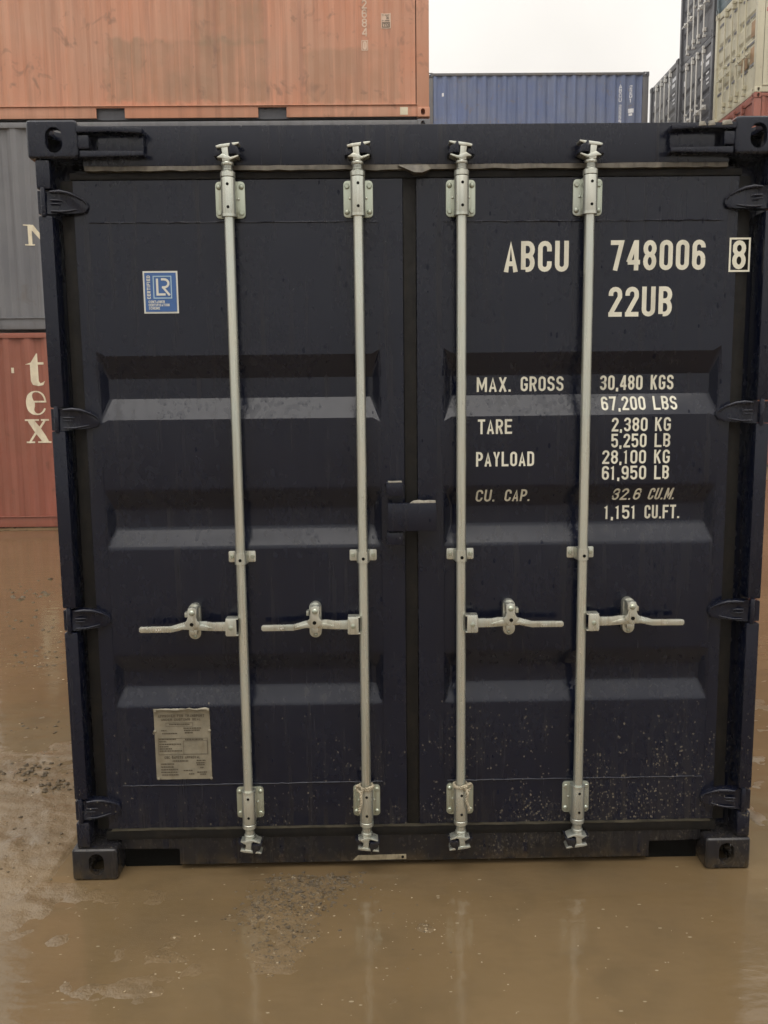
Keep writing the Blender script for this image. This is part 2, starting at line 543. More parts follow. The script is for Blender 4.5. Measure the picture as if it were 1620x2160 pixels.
# ------------------------------------------------------------------ stroke lettering (flat paint, constant stroke)
def arc(cx, cy, rx, ry, a0, a1, n=8):
    return [(cx + rx * math.cos(R(a0 + (a1 - a0) * i / n)), cy + ry * math.sin(R(a0 + (a1 - a0) * i / n))) for i in range(n + 1)]


def glyph(ch, w, s):
    """centre-line strokes of a condensed grotesque capital: list of (points, closed); box w x 1"""
    h = s / 2
    l, r, b, t = h, w - h, h, 1 - h
    m = 0.52
    rx = (r - l) / 2
    cx = (l + r) / 2
    ry = min(rx, 0.26)
    top = arc(cx, t - ry, rx, ry, 0, 180)           # right -> left over the top
    bot = arc(cx, b + ry, rx, ry, 180, 360)         # left -> right under the bottom
    g = {
        'O': [(top + bot, True)], '0': [(top + bot, True)],
        'C': [([(r, 0.66)] + top + bot + [(r, 0.34)], False)],
        'G': [([(r, 0.70)] + top + bot + [(r, 0.46), (cx, 0.46)], False)],
        'U': [([(l, 1)] + bot + [(r, 1)], False)],
        'J': [([(l, 0.3)] + bot + [(r, 1)], False)],
        'I': [([(l, 0), (l, 1)], False)], '1': [([(cx * 0.2, 0.80), (cx * 0.9, 1 - h * 0.4), (cx * 0.9, 0)], False)],
        'L': [([(l, 1), (l, b), (w, b)], False)],
        'T': [([(0, t), (w, t)], False), ([(cx, t), (cx, 0)], False)],
        'E': [([(w, t), (l, t), (l, b), (w, b)], False), ([(l, m), (w * 0.88, m)], False)],
        'F': [([(w, t), (l, t), (l, 0)], False), ([(l, m), (w * 0.88, m)], False)],
        'H': [([(l, 0), (l, 1)], False), ([(r, 0), (r, 1)], False), ([(l, m), (r, m)], False)],
        'N': [([(l, 0), (l, 1)], False), ([(r, 0), (r, 1)], False), ([(l, t), (r, b)], False)],
        'M': [([(l, 0), (l, 1)], False), ([(r, 0), (r, 1)], False), ([(l + h * 0.4, t), (cx, 0.25), (r - h * 0.4, t)], False)],
        'A': [([(h * 0.9, 0), (cx, 1 - h * 0.3), (w - h * 0.9, 0)], False), ([(w * 0.24, 0.27), (w * 0.76, 0.27)], False)],
        'V': [([(h, 1), (cx, h * 0.3), (w - h, 1)], False)],
        'X': [([(h, 0), (w - h, 1)], False), ([(h, 1), (w - h, 0)], False)],
        'Y': [([(h, 1), (cx, 0.46), (w - h, 1)], False), ([(cx, 0.46), (cx, 0)], False)],
        'K': [([(l, 0), (l, 1)], False), ([(w - h, 1), (l, 0.42)], False), ([(cx * 0.85, 0.55), (w - h, 0)], False)],
        'Z': [([(0, t), (r, t), (l, b), (w, b)], False)],
        'P': [([(l, 0), (l, t)] + arc(r - ry, t - 0.23, ry, 0.23, 90, -90) + [(l + h, t - 0.46)], False)],
        'R': [([(l, 0), (l, t)] + arc(r - ry, t - 0.22, ry, 0.22, 90, -90) + [(l + h, t - 0.44)], False), ([(cx, t - 0.44), (r, 0)], False)],
        'B': [([(l, b), (l, t)] + arc(r - ry, t - 0.20, ry, 0.20, 90, -90) + [(l + h, t - 0.40)], False),
              ([(l + h, t - 0.40)] + arc(r - ry, (b + t - 0.40) / 2, ry, (t - 0.40 - b) / 2, 90, -90) + [(l + h, b)], False)],
        'D': [([(l, b), (l, t)] + arc(r - ry, t - ry, ry, ry, 90, 0, 5) + arc(r - ry, b + ry, ry, ry, 0, -90, 5), True)],
        'S': [([(r, 0.72)] + top + arc(cx, 0.72, rx, 0.2, 180, 270, 5)[0:] + arc(cx, 0.29, rx, 0.22, 90, 0, 5) + arc(cx, b + ry, rx, ry, 0, -180) + [(l, 0.28)], False)],
        '2': [([(l, 0.70)] + top[::-1] + [(r, 0.66), (l + 0.02, b + s * 0.35)], False), ([(0, b), (w, b)], False)],
        '3': [([(l, 0.74)] + top[::-1] + arc(cx, t - 0.20, rx, 0.20, 0, -90, 4) + arc(cx, (t - .40 + b) / 2, rx, (t - .40 - b) / 2, 90, -90) + arc(cx, b + ry, rx, ry, 270, 180, 4) + [(l, 0.27)], False)],
        '4': [([(r - 0.05, 0), (r - 0.05, 1)], False), ([(r - 0.07, 1 - s * 0.3), (l * 0.75, 0.27)], False), ([(l * 0.4, 0.27), (w, 0.27)], False)],
        '5': [([(w * 0.95, t), (l, t), (l, 0.46)], False), ([(l, 0.50)] + arc(cx, 0.42, rx, 0.19, 135, 0, 6) + arc(cx, b + ry, rx, ry, 0, -180) + [(l, 0.28)], False)],
        '6': [([(r, 0.74)] + top + bot + [(r, 0.36)], False), (arc(cx, 0.36, rx, 0.20, 0, 180), False)],
        '9': [([(l, 0.26)] + arc(cx, b + ry, rx, ry, 180, 360) + arc(cx, t - ry, rx, ry, 0, 180) + [(l, 0.64)], False), (arc(cx, 0.64, rx, 0.20, 180, 360), False)],
        '7': [([(0, t), (r, t), (w * 0.36, 0)], False)],
        '8': [(arc(cx, t - 0.20, rx, 0.20, 0, 180) + arc(cx, t - 0.20, rx, 0.20, 180, 360), True),
              (arc(cx, (t - .40 + b) / 2, rx, (t - .40 - b) / 2, 0, 180) + arc(cx, (t - .40 + b) / 2, rx, (t - .40 - b) / 2, 180, 360), True)],
        '.': [([(h, 0), (h, s)], False)], ',': [([(h, s), (h * 0.8, -0.10)], False)],
        "'": [([(h, 1), (h, 0.75)], False)], '-': [([(0, 0.45), (w, 0.45)], False)], '/': [([(0, 0), (w, 1)], False)],
    }
    return g[ch]


def stroke_quads(pts, s, closed):
    q = [pts[0]]
    for p in pts[1:]:
        if math.hypot(p[0] - q[-1][0], p[1] - q[-1][1]) > 1e-4:
            q.append(p)
    if closed and math.hypot(q[0][0] - q[-1][0], q[0][1] - q[-1][1]) < 1e-4:
        q.pop()
    n = len(q)
    side = []
    for i in range(n):
        a = q[i - 1] if (i > 0 or closed) else None
        c = q[(i + 1) % n] if (i < n - 1 or closed) else None
        p = q[i]
        nn = []
        for u, w in ((a, p), (p, c)):
            if u is None or w is None:
                continue
            d = Vector((w[0] - u[0], w[1] - u[1])).normalized()
            nn.append(Vector((-d.y, d.x)))
        if len(nn) == 1:
            o = nn[0] * (s / 2)
        else:
            mdir = nn[0] + nn[1]
            if mdir.length < 1e-3:
                mdir = nn[0].copy()
            mdir.normalize()
            o = mdir * (s / 2) / max(0.45, mdir.dot(nn[0]))
        side.append(((p[0] + o.x, p[1] + o.y), (p[0] - o.x, p[1] - o.y)))
    vs, fs = [], []
    for x in side:
        vs += list(x)
    for i in range(n if closed else n - 1):
        a, b = 2 * i, 2 * ((i + 1) % n)
        fs.append((a, a + 1, b + 1, b))
    return vs, fs


NARROW = {'I': 0.5, '1': 0.72, '.': 0.34, ',': 0.34, "'": 0.3, 'M': 1.28, 'W': 1.4, ' ': 0.62}


def text_flat(txt, x0, x1, z0, h, s=0.15, slant=0.0, gap=None, w=None):
    """returns list of layers, each (verts2d, faces); text stretched to fill x0..x1"""
    w0 = 0.46 if w is None else w
    g0 = 0.11 if gap is None else gap
    adv = [w0 * NARROW.get(c, 1.0) + g0 for c in txt]
    tot = sum(adv) - g0
    k = (x1 - x0) / (tot * h)
    out = []
    x = 0.0
    for c, a in zip(txt, adv):
        if c != ' ':
            gw = (a - g0) * k
            if c in ('.', ',', 'I', "'"):
                gw = s
            for li, (pts, cl) in enumerate(glyph(c, gw, s)):
                vs, fs = stroke_quads(pts, s, cl)
                out.append((li, [(x0 + (x * k + px + slant * py) * h, z0 + min(py, 1.0) * h) for px, py in vs], fs))
        x += a
    return out


def text_mesh(name, layers, yfun, breaks=()):
    vs, fs, off = [], [], []
    for li, v2, f in layers:
        o = len(vs)
        vs += [(a, 0.0, b) for a, b in v2]
        off += [li] * len(v2)
        fs += [tuple(i + o for i in q) for q in f]
    bm = bmesh.new()
    lay = bm.verts.layers.int.new('li')
    bv = []
    for p, k in zip(vs, off):
        q = bm.verts.new(p)
        q[lay] = k
        bv.append(q)
    for q in fs:
        try:
            bm.faces.new([bv[i] for i in q])
        except ValueError:
            pass
    for z in breaks:
        bmesh.ops.bisect_plane(bm, geom=bm.verts[:] + bm.edges[:] + bm.faces[:], plane_co=(0, 0, z), plane_no=(0, 0, 1))
    bm.normal_update()
    for f in bm.faces:
        if f.normal.y > 0:
            f.normal_flip()
    for q in bm.verts:
        q.co.y = yfun(q.co.x, q.co.z) - 0.0012 - 0.00022 * q[lay]
    me = bpy.data.meshes.new(name)
    bm.to_mesh(me)
    bm.free()
    return me


def rect_ring(x0, x1, z0, z1, t):
    """thin rectangular frame as one stroke layer"""
    return [(0, [(x0, z0), (x1, z0), (x1, z1), (x0, z1), (x0 + t, z0 + t), (x1 - t, z0 + t), (x1 - t, z1 - t), (x0 + t, z1 - t)],
             [(0, 1, 5, 4), (1, 2, 6, 5), (2, 3, 7, 6), (3, 0, 4, 7)])]


def rect_fill(x0, x1, z0, z1, li=0):
    return [(li, [(x0, z0), (x1, z0), (x1, z1), (x0, z1)], [(0, 1, 2, 3)])]


# ------------------------------------------------------------------ the ground: one wet mud sheet, puddle water on it
NTAB = {}


def vnoise(x, y, seed, oct=4, gain=0.5):
    out = np.zeros_like(x)
    amp = 1.0
    for o in range(oct):
        tab = NTAB.setdefault(seed + o * 17, None)
        if tab is None:
            tab = NTAB[seed + o * 17] = np.random.RandomState(seed + o * 17).rand(256, 256)
        xi, yi = np.floor(x).astype(int), np.floor(y).astype(int)
        fx, fy = x - xi, y - yi
        fx, fy = fx * fx * (3 - 2 * fx), fy * fy * (3 - 2 * fy)
        a, b = tab[xi % 256, yi % 256], tab[(xi + 1) % 256, yi % 256]
        c, d = tab[xi % 256, (yi + 1) % 256], tab[(xi + 1) % 256, (yi + 1) % 256]
        out += amp * ((a * (1 - fx) + b * fx) * (1 - fy) + (c * (1 - fx) + d * fx) * fy - 0.5)
        amp *= gain
        x, y = x * 2.03 + 11.3, y * 2.03 + 5.7
    return out


def bell(x, y, cx, cy, rx, ry, ang=0.0):
    c, s = math.cos(ang), math.sin(ang)
    u, v = (x - cx) * c + (y - cy) * s, -(x - cx) * s + (y - cy) * c
    return np.exp(-((u / rx) ** 2 + (v / ry) ** 2))


def ground_h(x, y):
    near = np.exp(-((x / 9) ** 2 + ((y - 2) / 12) ** 2))
    h = vnoise(x * 0.55, y * 0.55, 3, 3) * 0.030
    h += vnoise(x * 3.1, y * 3.1, 21, 5, 0.6) * 0.013
    # crumbly texture where the mud has been churned
    churn = np.clip(vnoise(x * 0.9 + 4, y * 0.7, 55, 3) * 2.4 + 0.15, 0, 1)
    h += np.abs(vnoise(x * 11, y * 9, 77, 3, 0.6)) * 0.016 * churn
    h -= 0.012
    # level, flooded area in front of the doors
    flood = bell(x, y, 0.15, -0.55, 1.35, 0.75)
    h = h * (1 - 0.72 * np.clip(flood * 1.3, 0, 1)) - 0.0055 * np.clip(flood * 1.3, 0, 1)
    h += vnoise(x * 9, y * 12, 131, 4, 0.62) * 0.009
    # gravelly hump under the sill and its tail towards the viewer
    h += 0.018 * bell(x, y, -0.36, -0.03, 0.19, 0.11) + 0.015 * bell(x, y, -0.47, -0.20, 0.17, 0.14) + 0.0125 * bell(x, y, -0.43, -0.42, 0.10, 0.15, -0.2)
    h += 0.010 * np.clip(vnoise(x * 26, y * 22, 91, 3, 0.6), -0.2, 1) * bell(x, y, -0.42, -0.18, 0.24, 0.30)
    h += 0.011 * bell(x, y, 0.02, -0.30, 0.06, 0.05) + 0.010 * bell(x, y, -0.80, -0.55, 0.22, 0.10, 0.5)
    # mud bank along the foot of the left stack
    h += 0.085 * np.exp(-((y - 8.75) / 0.30) ** 2) * (x < 1.2)
    # left bank: drier, trampled
    h += 0.013 * bell(x, y, -1.75, 0.55, 0.55, 1.1) + 0.005 * bell(x, y, -1.15, -0.25, 0.3, 0.4)
    # churned clumps all over the left bank and right edge
    cl = np.clip(vnoise(x * 1.6, y * 1.3, 160, 2) * 3, 0, 1)
    h += np.clip(vnoise(x * 15, y * 13, 170, 4, 0.6), 0, 1) * 0.030 * cl * np.clip((np.abs(x) - 1.1) * 3, 0, 1)
    # puddles further back on the left
    h -= 0.030 * bell(x, y, -2.7, 2.9, 0.6, 0.55) + 0.03 * bell(x, y, -3.6, 5.4, 1.2, 0.8)
    # tyre ruts running past on the left and right
    for cx, dp in ((-2.35, 0.012), (3.1, 0.015), (4.6, 0.015)):
        h -= dp * np.exp(-((x - cx - 0.15 * np.sin(y * 0.7)) / 0.16) ** 2)
        h += dp * 0.6 * np.exp(-((np.abs(x - cx - 0.15 * np.sin(y * 0.7)) - 0.28) / 0.10) ** 2)
    # right side shallow film
    h += (0.004 + 0.016 * np.abs(vnoise(x * 5, y * 16, 210, 4, 0.6))) * np.clip((x - 1.22) * 6, 0, 1) * np.exp(-((x - 1.8) / 1.2) ** 2) * np.exp(-((y - 0.3) / 2.5) ** 2)
    # nothing pokes up under the containers' feet
    foot = ((x > -1.3) & (x < 1.3) & (y > 0.0) & (y < 6.2))
    h = np.where(foot, np.minimum(h, -0.004), h)
    return h * near + (1 - near) * (vnoise(x * 0.2, y * 0.2, 9, 2) * 0.03 - 0.02)


def axis_pts(segs):
    out = []
    for a, b, st in segs:
        n = max(1, int(round((b - a) / st)))
        out += [a + (b - a) * i / n for i in range(n)]
    out.append(segs[-1][1])
    return np.array(out)


gx = axis_pts([(-110, -30, 8), (-30, -12, 1.5), (-12, -6, 0.3), (-6, -3, 0.05), (-3, 1.9, 0.018), (1.9, 6, 0.06), (6, 14, 0.4), (14, 40, 2), (40, 110, 8)])
gy = axis_pts([(-60, -20, 5), (-20, -5, 1), (-5, -1.5, 0.15), (-1.5, 1.6, 0.014), (1.6, 4, 0.035), (4, 9, 0.08), (9, 20, 0.5), (20, 45, 2), (45, 110, 8)])
GX, GY = np.meshgrid(gx, gy, indexing='ij')
GZ = ground_h(GX, GY)
nx, ny = len(gx), len(gy)
me = bpy.data.meshes.new('ground')
vv = np.stack([GX, GY, GZ], -1).reshape(-1, 3)
ii = (np.arange(nx - 1)[:, None] * ny + np.arange(ny - 1)[None, :]).reshape(-1)
ff = np.stack([ii, ii + ny, ii + ny + 1, ii + 1], -1)
me.from_pydata(vv.tolist(), [], ff.tolist())
me.shade_smooth()
ground = tag(link('ground', me, M['mud']), 'brown wet mud yard floor with puddles and tyre marks', None, None, 'structure')

mb = MB()
wx = axis_pts([(-14, 14, 0.5)])
wy = axis_pts([(-4, 14, 0.5)])
n2 = len(wy)
mb.add([(x, y, 0.0) for x in wx for y in wy],
       [(i * n2 + j, (i + 1) * n2 + j, (i + 1) * n2 + j + 1, i * n2 + j + 1) for i in range(len(wx) - 1) for j in range(n2 - 1)])
tag(build('puddle', mb, 'water'), 'shallow muddy brown water standing in front of the doors', None, None, 'structure')


def rock(mb, c, r, rs):
    n1 = [(1, 0, 0), (-1, 0, 0), (0, 1, 0), (0, -1, 0), (0, 0, 1), (0, 0, -1)]
    e = [(0, 2, 4), (2, 1, 4), (1, 3, 4), (3, 0, 4), (2, 0, 5), (1, 2, 5), (3, 1, 5), (0, 3, 5)]
    rot = Matrix.Rotation(rs.rand() * 6.28, 3, 'Z') @ Matrix.Rotation(rs.rand() * 6.28, 3, 'X')
    vs = []
    for p in n1:
        q = rot @ Vector(p)
        k = r * (0.6 + 0.7 * rs.rand())
        vs.append((c[0] + q.x * k * 1.25, c[1] + q.y * k, c[2] + q.z * k * 0.6))
    mb.add(vs, e)


rs = np.random.RandomState(5)
mb = MB()
for (cx, cy, sx, sy, n, r0, r1) in [(-0.36, -0.05, 0.15, 0.07, 1100, 0.0012, 0.009), (-0.45, -0.20, 0.14, 0.10, 1300, 0.0012, 0.008), (-0.43, -0.36, 0.12, 0.10, 600, 0.0012, 0.006), (-0.42, -0.50, 0.06, 0.06, 260, 0.0012, 0.005), (-0.60, -0.30, 0.05, 0.04, 90, 0.0015, 0.006), (0.3, -0.2, 0.7, 0.3, 160, 0.0012, 0.004),
                                    (0.03, -0.30, 0.05, 0.05, 60, 0.002, 0.005), (-0.80, -0.55, 0.18, 0.10, 50, 0.002, 0.006), (0.1, -0.35, 0.6, 0.25, 90, 0.0015, 0.0045),
                                    (-1.75, 0.6, 0.4, 0.9, 320, 0.003, 0.010), (-2.2, 2.2, 0.5, 1.0, 260, 0.004, 0.012), (-3.0, 4.2, 0.9, 1.2, 200, 0.006, 0.018),
                                    (1.5, -0.1, 0.25, 0.8, 60, 0.002, 0.006)]:
    for _ in range(n):
        x, y = cx + rs.randn() * sx * 0.8, cy + rs.randn() * sy * 0.8
        if -1.3 < x < 1.3 and y > 0.03:
            continue
        z = float(ground_h(np.array([x]), np.array([y]))[0])
        r_ = r0 + (r1 - r0) * rs.rand() ** 2.5
        rock(mb, (x, y, max(z, -0.002) - r_ * 0.25), r_, rs)
tag(build('gravel', mb, 'stone', None, 0, 2, 0), 'loose grit and gravel lying in the mud', 'gravel', None, 'stuff')
mb = MB()
for (cx, cy, sx, sy, n) in [(0.05, -0.35, 0.75, 0.28, 230), (-0.42, -0.25, 0.20, 0.20, 160), (0.04, -0.30, 0.07, 0.05, 50), (-1.6, 0.3, 0.45, 0.7, 170), (-0.85, -0.52, 0.2, 0.12, 60), (-2.3, 2.6, 0.6, 1.3, 150), (1.5, 0.2, 0.3, 0.8, 90)]:
    for _ in range(n):
        x, y = cx + rs.randn() * sx * 0.8, cy + rs.randn() * sy * 0.8
        if -1.3 < x < 1.3 and y > 0.03:
            continue
        z = float(ground_h(np.array([x]), np.array([y]))[0])
        rock(mb, (x, y, max(z, -0.001)), (0.0012 + 0.0034 * rs.rand() ** 2) * (1 + max(y, 0) * 0.4), rs)
tag(build('grit', mb, 'grit', None, 0, 2, 0), 'pale bits of grit and straw lying on the mud and water', 'grit', None, 'stuff')
mb = MB()
for (cx, cy, s, n, r) in [(-1.74, 0.92, 0.07, 60, 0.013), (-1.56, 0.76, 0.06, 45, 0.012), (-1.66, 0.40, 0.05, 16, 0.010), (-1.9, 1.45, 0.10, 24, 0.012), (-0.34, -0.06, 0.11, 170, 0.008),
                          (-0.42, -0.14, 0.11, 150, 0.007), (-0.46, -0.30, 0.09, 70, 0.006), (-2.3, 2.7, 0.18, 50, 0.016), (-3.1, 4.7, 0.35, 60, 0.025), (-2.8, 3.6, 0.3, 40, 0.02), (0.0, -0.47, 0.08, 6, 0.006), (-1.50, 0.15, 0.12, 18, 0.008)]:
    for _ in range(n):
        x, y = cx + rs.randn() * s, cy + rs.randn() * s * 0.7
        if -1.3 < x < 1.3 and y > 0.03:
            continue
        z = float(ground_h(np.array([x]), np.array([y]))[0])
        rock(mb, (x, y, max(z, -0.002) + 0.002), r * (0.25 + 0.95 * rs.rand() ** 2), rs)
tag(build('mud_crumbs', mb, 'clod', None, 0, 2, 0), 'dark lumps of churned mud thrown up on the wet ground', 'mud', None, 'stuff')


# ------------------------------------------------------------------ shared container parts
def casting_mesh(z_top_holes=True):
    """ISO corner casting, outer corner at origin: x 0..0.162, y 0..0.178 (front at y=0), z -0.118..0 (top)"""
    def tmp(mbx, bev):
        o = bpy.data.objects.new('tmp', mbx.mesh('tmp', bev, 3, 0))
        C.objects.link(o)
        return o

    def oval(cx, cy, w, h, n=8):
        k = (h - w) / 2
        return arc(cx, cy + k, w / 2, w / 2, 0, 180, n) + arc(cx, cy - k, w / 2, w / 2, 180, 360, n)
    body = tmp(MB().box(0, 0.162, 0, 0.178, -0.118, 0), 0.014)
    cuts = [tmp(MB().box(0.024, 0.140, 0.024, 0.156, -0.096, -0.024), 0)]
    cuts.append(tmp(MB().prism(oval(0.088, -0.062, 0.054, 0.079), -0.05, 0.06), 0))
    side = MB().prism(oval(0.1, -0.062, 0.054, 0.079), -0.05, 0.06)
    side.v = [(y, x, z) for x, y, z in side.v]
    side.f = [q[::-1] for q in side.f]
    cuts.append(tmp(side, 0))
    topm = MB().prism(oval(0.080, 0.092, 0.064, 0.115), -0.05, 0.06)
    topm.v = [(x, z, -y) for x, y, z in topm.v]
    cuts.append(tmp(topm, 0))
    for c in cuts:
        md = body.modifiers.new('b', 'BOOLEAN')
        md.object = c
        md.operation = 'DIFFERENCE'
        md.solver = 'EXACT'
    bpy.context.view_layer.update()
    dg = bpy.context.evaluated_depsgraph_get()
    me = bpy.data.meshes.new_from_object(body.evaluated_get(dg))
    for o in [body] + cuts:
        bpy.data.objects.remove(o, do_unlink=True)
    me.name = 'corner_casting'
    me.shade_smooth()
    me.set_sharp_from_angle(angle=R(30))
    return me


CAST0 = casting_mesh()
CAST = {}


def casting(sx, sy, sz):
    """mirrored so that the outer corner points to (sx, sy, sz)"""
    k = (sx, sy, sz)
    if k not in CAST:
        m = CAST0.copy()
        m.name = 'corner_casting'
        f = (-sx, -sy, sz)
        m.transform(Matrix.Diagonal((f[0], f[1], f[2], 1)))
        if f[0] * f[1] * f[2] < 0:
            m.flip_normals()
        CAST[k] = m
    return CAST[k]


def corrugated(length, z0, z1, pitch=0.278, depth=0.036):
    """trapezoid sheet along X, outer faces at y=0, inner at y=depth; closed thin shell front only plus back"""
    n = max(1, int(round(length / pitch)))
    p = length / n
    prof = []
    for i in range(n):
        a = -length / 2 + i * p
        prof += [(a, 0), (a + p * 0.25, 0), (a + p * 0.5, depth), (a + p * 0.75, depth)]
    prof.append((length / 2, 0))
    m = MB()
    k = len(prof)
    zs = [z0, z1]
    vs = [(x, y, z) for z in zs for x, y in prof] + [(x, y + 0.003, z) for z in zs for x, y in prof]
    fs = [(i, i + 1, i + 1 + k, i + k) for i in range(k - 1)]
    fs += [(2 * k + i + 1, 2 * k + i, 2 * k + i + k, 2 * k + i + 1 + k) for i in range(k - 1)]
    m.add(vs, fs)
    return m


LEN, WID = 6.058, 2.438
CACHE = {}


def cached(key, fn):
    if key not in CACHE:
        CACHE[key] = fn()
    return CACHE[key]


# door of a standard box: profile of the three pressed recesses
CORR = [(1.851, 1.775, 1.708, 1.637), (1.396, 1.329, 1.259, 1.194), (0.811, 0.748, 0.687, 0.625)]
DY, DEP, END = 0.055, 0.036, 0.024
BREAKS = [z for c in CORR for z in c]


def door_depth(z):
    for zt, zft, zfb, zb in CORR:
        if zb < z < zt:
            if z > zft:
                return DEP * (zt - z) / (zt - zft)
            if z < zfb:
                return DEP * (z - zb) / (zfb - zb)
            return DEP
    return 0.0


def door_mb(x0, x1, p0, p1, z0, z1, corr=CORR, back=0.05):
    xs = [x0, p0, p0 + END, p1 - END, p1, x1]
    zs = [z0]
    for c in reversed(corr):
        zs += [c[3], c[2], c[1], c[0]]
    zs.append(z1)
    m = MB()
    nzs = len(zs)

    def dep(i, j):
        return DEP if (2 <= i <= 3 and 1 <= j < nzs - 1 and (j - 1) % 4 in (1, 2)) else 0.0
    vs = [(xs[i], DY + dep(i, j), zs[j]) for i in range(6) for j in range(nzs)]
    fs = []
    for i in range(5):
        for j in range(nzs - 1):
            a, b, c, d = i * nzs + j, (i + 1) * nzs + j, (i + 1) * nzs + j + 1, i * nzs + j + 1
            k = (j - 1) % 4 if 1 <= j < nzs - 1 else -1
            if i in (1, 3) and k in (0, 2):
                deep = [t for t in (a, b, c, d) if vs[t][1] > DY]
                o = deep[0] if deep else a
                if o in (a, c):
                    fs += [(a, b, c), (a, c, d)]
                else:
                    fs += [(a, b, d), (b, c, d)]
            else:
                fs.append((a, b, c, d))
    n0 = len(vs)
    vs += [(x0, DY, z0), (x1, DY, z0), (x1, DY, z1), (x0, DY, z1), (x0, DY + back, z0), (x1, DY + back, z0), (x1, DY + back, z1), (x0, DY + back, z1)]
    fs += [tuple(n0 + i for i in q) for q in ((0, 4, 5, 1), (1, 5, 6, 2), (2, 6, 7, 3), (3, 7, 4, 0), (4, 7, 6, 5))]
    return m.add(vs, fs)


# ------------------------------------------------------------------ the navy container in front
nav = thing('shipping_container', 'navy blue container standing on wet mud, closed doors with four galvanised locking bars', 'container')

for sx in (-1, 1):
    for sz in (1, -1):
        link('corner_casting', casting(sx, -1, sz), M['navy'], nav, (sx * 1.219, 0.0, 2.591 if sz > 0 else 0.0))
        link('corner_casting', casting(sx, 1, sz), M['navy'], nav, (sx * 1.219, LEN, 2.591 if sz > 0 else 0.0))
    s = sx
    # corner post: narrow front lip, deep channel behind it where the hinges turn
    zl = [0.118, 0.215, 0.300, 0.912, 0.995, 1.605, 1.680, 2.300, 2.380, 2.473]
    post = MB()
    for i in range(0, len(zl) - 1, 2):
        xo, xi = (1.199, 1.153) if s < 0 else (1.2155, 1.170)
        post.box(min(s * xo, s * xi), max(s * xo, s * xi), 0.010, 0.100, zl[i] + 0.0015, zl[i + 1] - 0.0015)
    build('corner_post', post, 'navy', nav, 0.006)
    back = MB().box(min(s * 1.214, s * 1.108), max(s * 1.214, s * 1.108), 0.100, 0.200, 0.118, 2.473)
    build('post_channel', back, 'navy', nav, 0.004)
    rear = MB().box(min(s * 1.214, s * 1.10), max(s * 1.214, s * 1.10), LEN - 0.12, LEN - 0.01, 0.118, 2.473)
    build('corner_post', rear, 'navy', nav, 0.004)
    # side wall, rails
    sw = cached(('side', 5.70), lambda: corrugated(5.70, 0.14, 2.51).mesh('side_wall', 0, 2, 0))
    link('side_wall', sw, M['navy'], nav, (s * 1.205, LEN / 2, 0), R(90) if s > 0 else R(-90))
    build('top_rail', MB().box(min(s * 1.214, s * 1.150), max(s * 1.214, s * 1.150), 0.178, LEN - 0.178, 2.51, 2.57), 'navy', nav, 0.004)
    build('bottom_rail', MB().box(min(s * 1.214, s * 1.150), max(s * 1.214, s * 1.150), 0.178, LEN - 0.178, 0.03, 0.14), 'navy', nav, 0.004)
build('roof_panel', MB().box(-1.15, 1.15, 0.12, LEN - 0.12, 2.545, 2.56), 'navy', nav)
build('floor_panel', MB().box(-1.15, 1.15, 0.12, LEN - 0.12, 0.12, 0.16), 'navy', nav)
build('rear_wall', MB().box(-1.10, 1.10, LEN - 0.10, LEN - 0.06, 0.118, 2.55), 'navy', nav)

# door header with its drip strip and top gasket
build('door_header', MB().box(-1.057, 1.057, 0.045, 0.12, 2.457, 2.584), 'navy', nav, 0.004)
build('header_return', MB().box(-1.10, 1.10, 0.10, 0.14, 2.40, 2.458), 'navy', nav)
mbd = MB()
xs = np.linspace(-1.05, 1.05, 61)
rs2 = np.random.RandomState(3)
prof_t = 2.4565 + rs2.randn(61) * 0.0006
prof_b = 2.4415 + rs2.randn(61) * 0.0012
vs = [(x, 0.036, b) for x, b in zip(xs, prof_b)] + [(x, 0.038, t) for x, t in zip(xs, prof_t)] + [(x, 0.075, t) for x, t in zip(xs, prof_t)] + [(x, 0.075, b) for x, b in zip(xs, prof_b)]
fs = []
for i in range(60):
    for k in range(4):
        a, b = k * 61 + i, ((k + 1) % 4) * 61 + i
        fs.append((a, a + 1, b + 1, b))
mbd.add(vs, fs)
build('drip_strip', mbd, 'drip', nav, 0, 2, 40)
build('top_gasket', MB().box(-1.105, 1.105, 0.052, 0.095, 2.4185, 2.4405), 'gasket', nav, 0.003)
# bent flap at the meeting of the doors
fl = MB().add([(-0.034, 0.030, 2.452), (0.062, 0.030, 2.452), (0.078, 0.030, 2.441), (0.046, 0.008, 2.424), (0.020, 0.006, 2.424), (-0.030, 0.024, 2.4525),
               (-0.034, 0.052, 2.456), (0.062, 0.052, 2.456), (0.078, 0.052, 2.442), (0.046, 0.052, 2.424), (0.020, 0.052, 2.424)],
              [(0, 4, 3, 2, 1), (6, 7, 8, 9, 10), (0, 1, 7, 6), (1, 2, 8, 7), (2, 3, 9, 8), (3, 4, 10, 9), (4, 0, 6, 10)])
build('gasket_flap', fl, 'drip', nav, 0.0015)

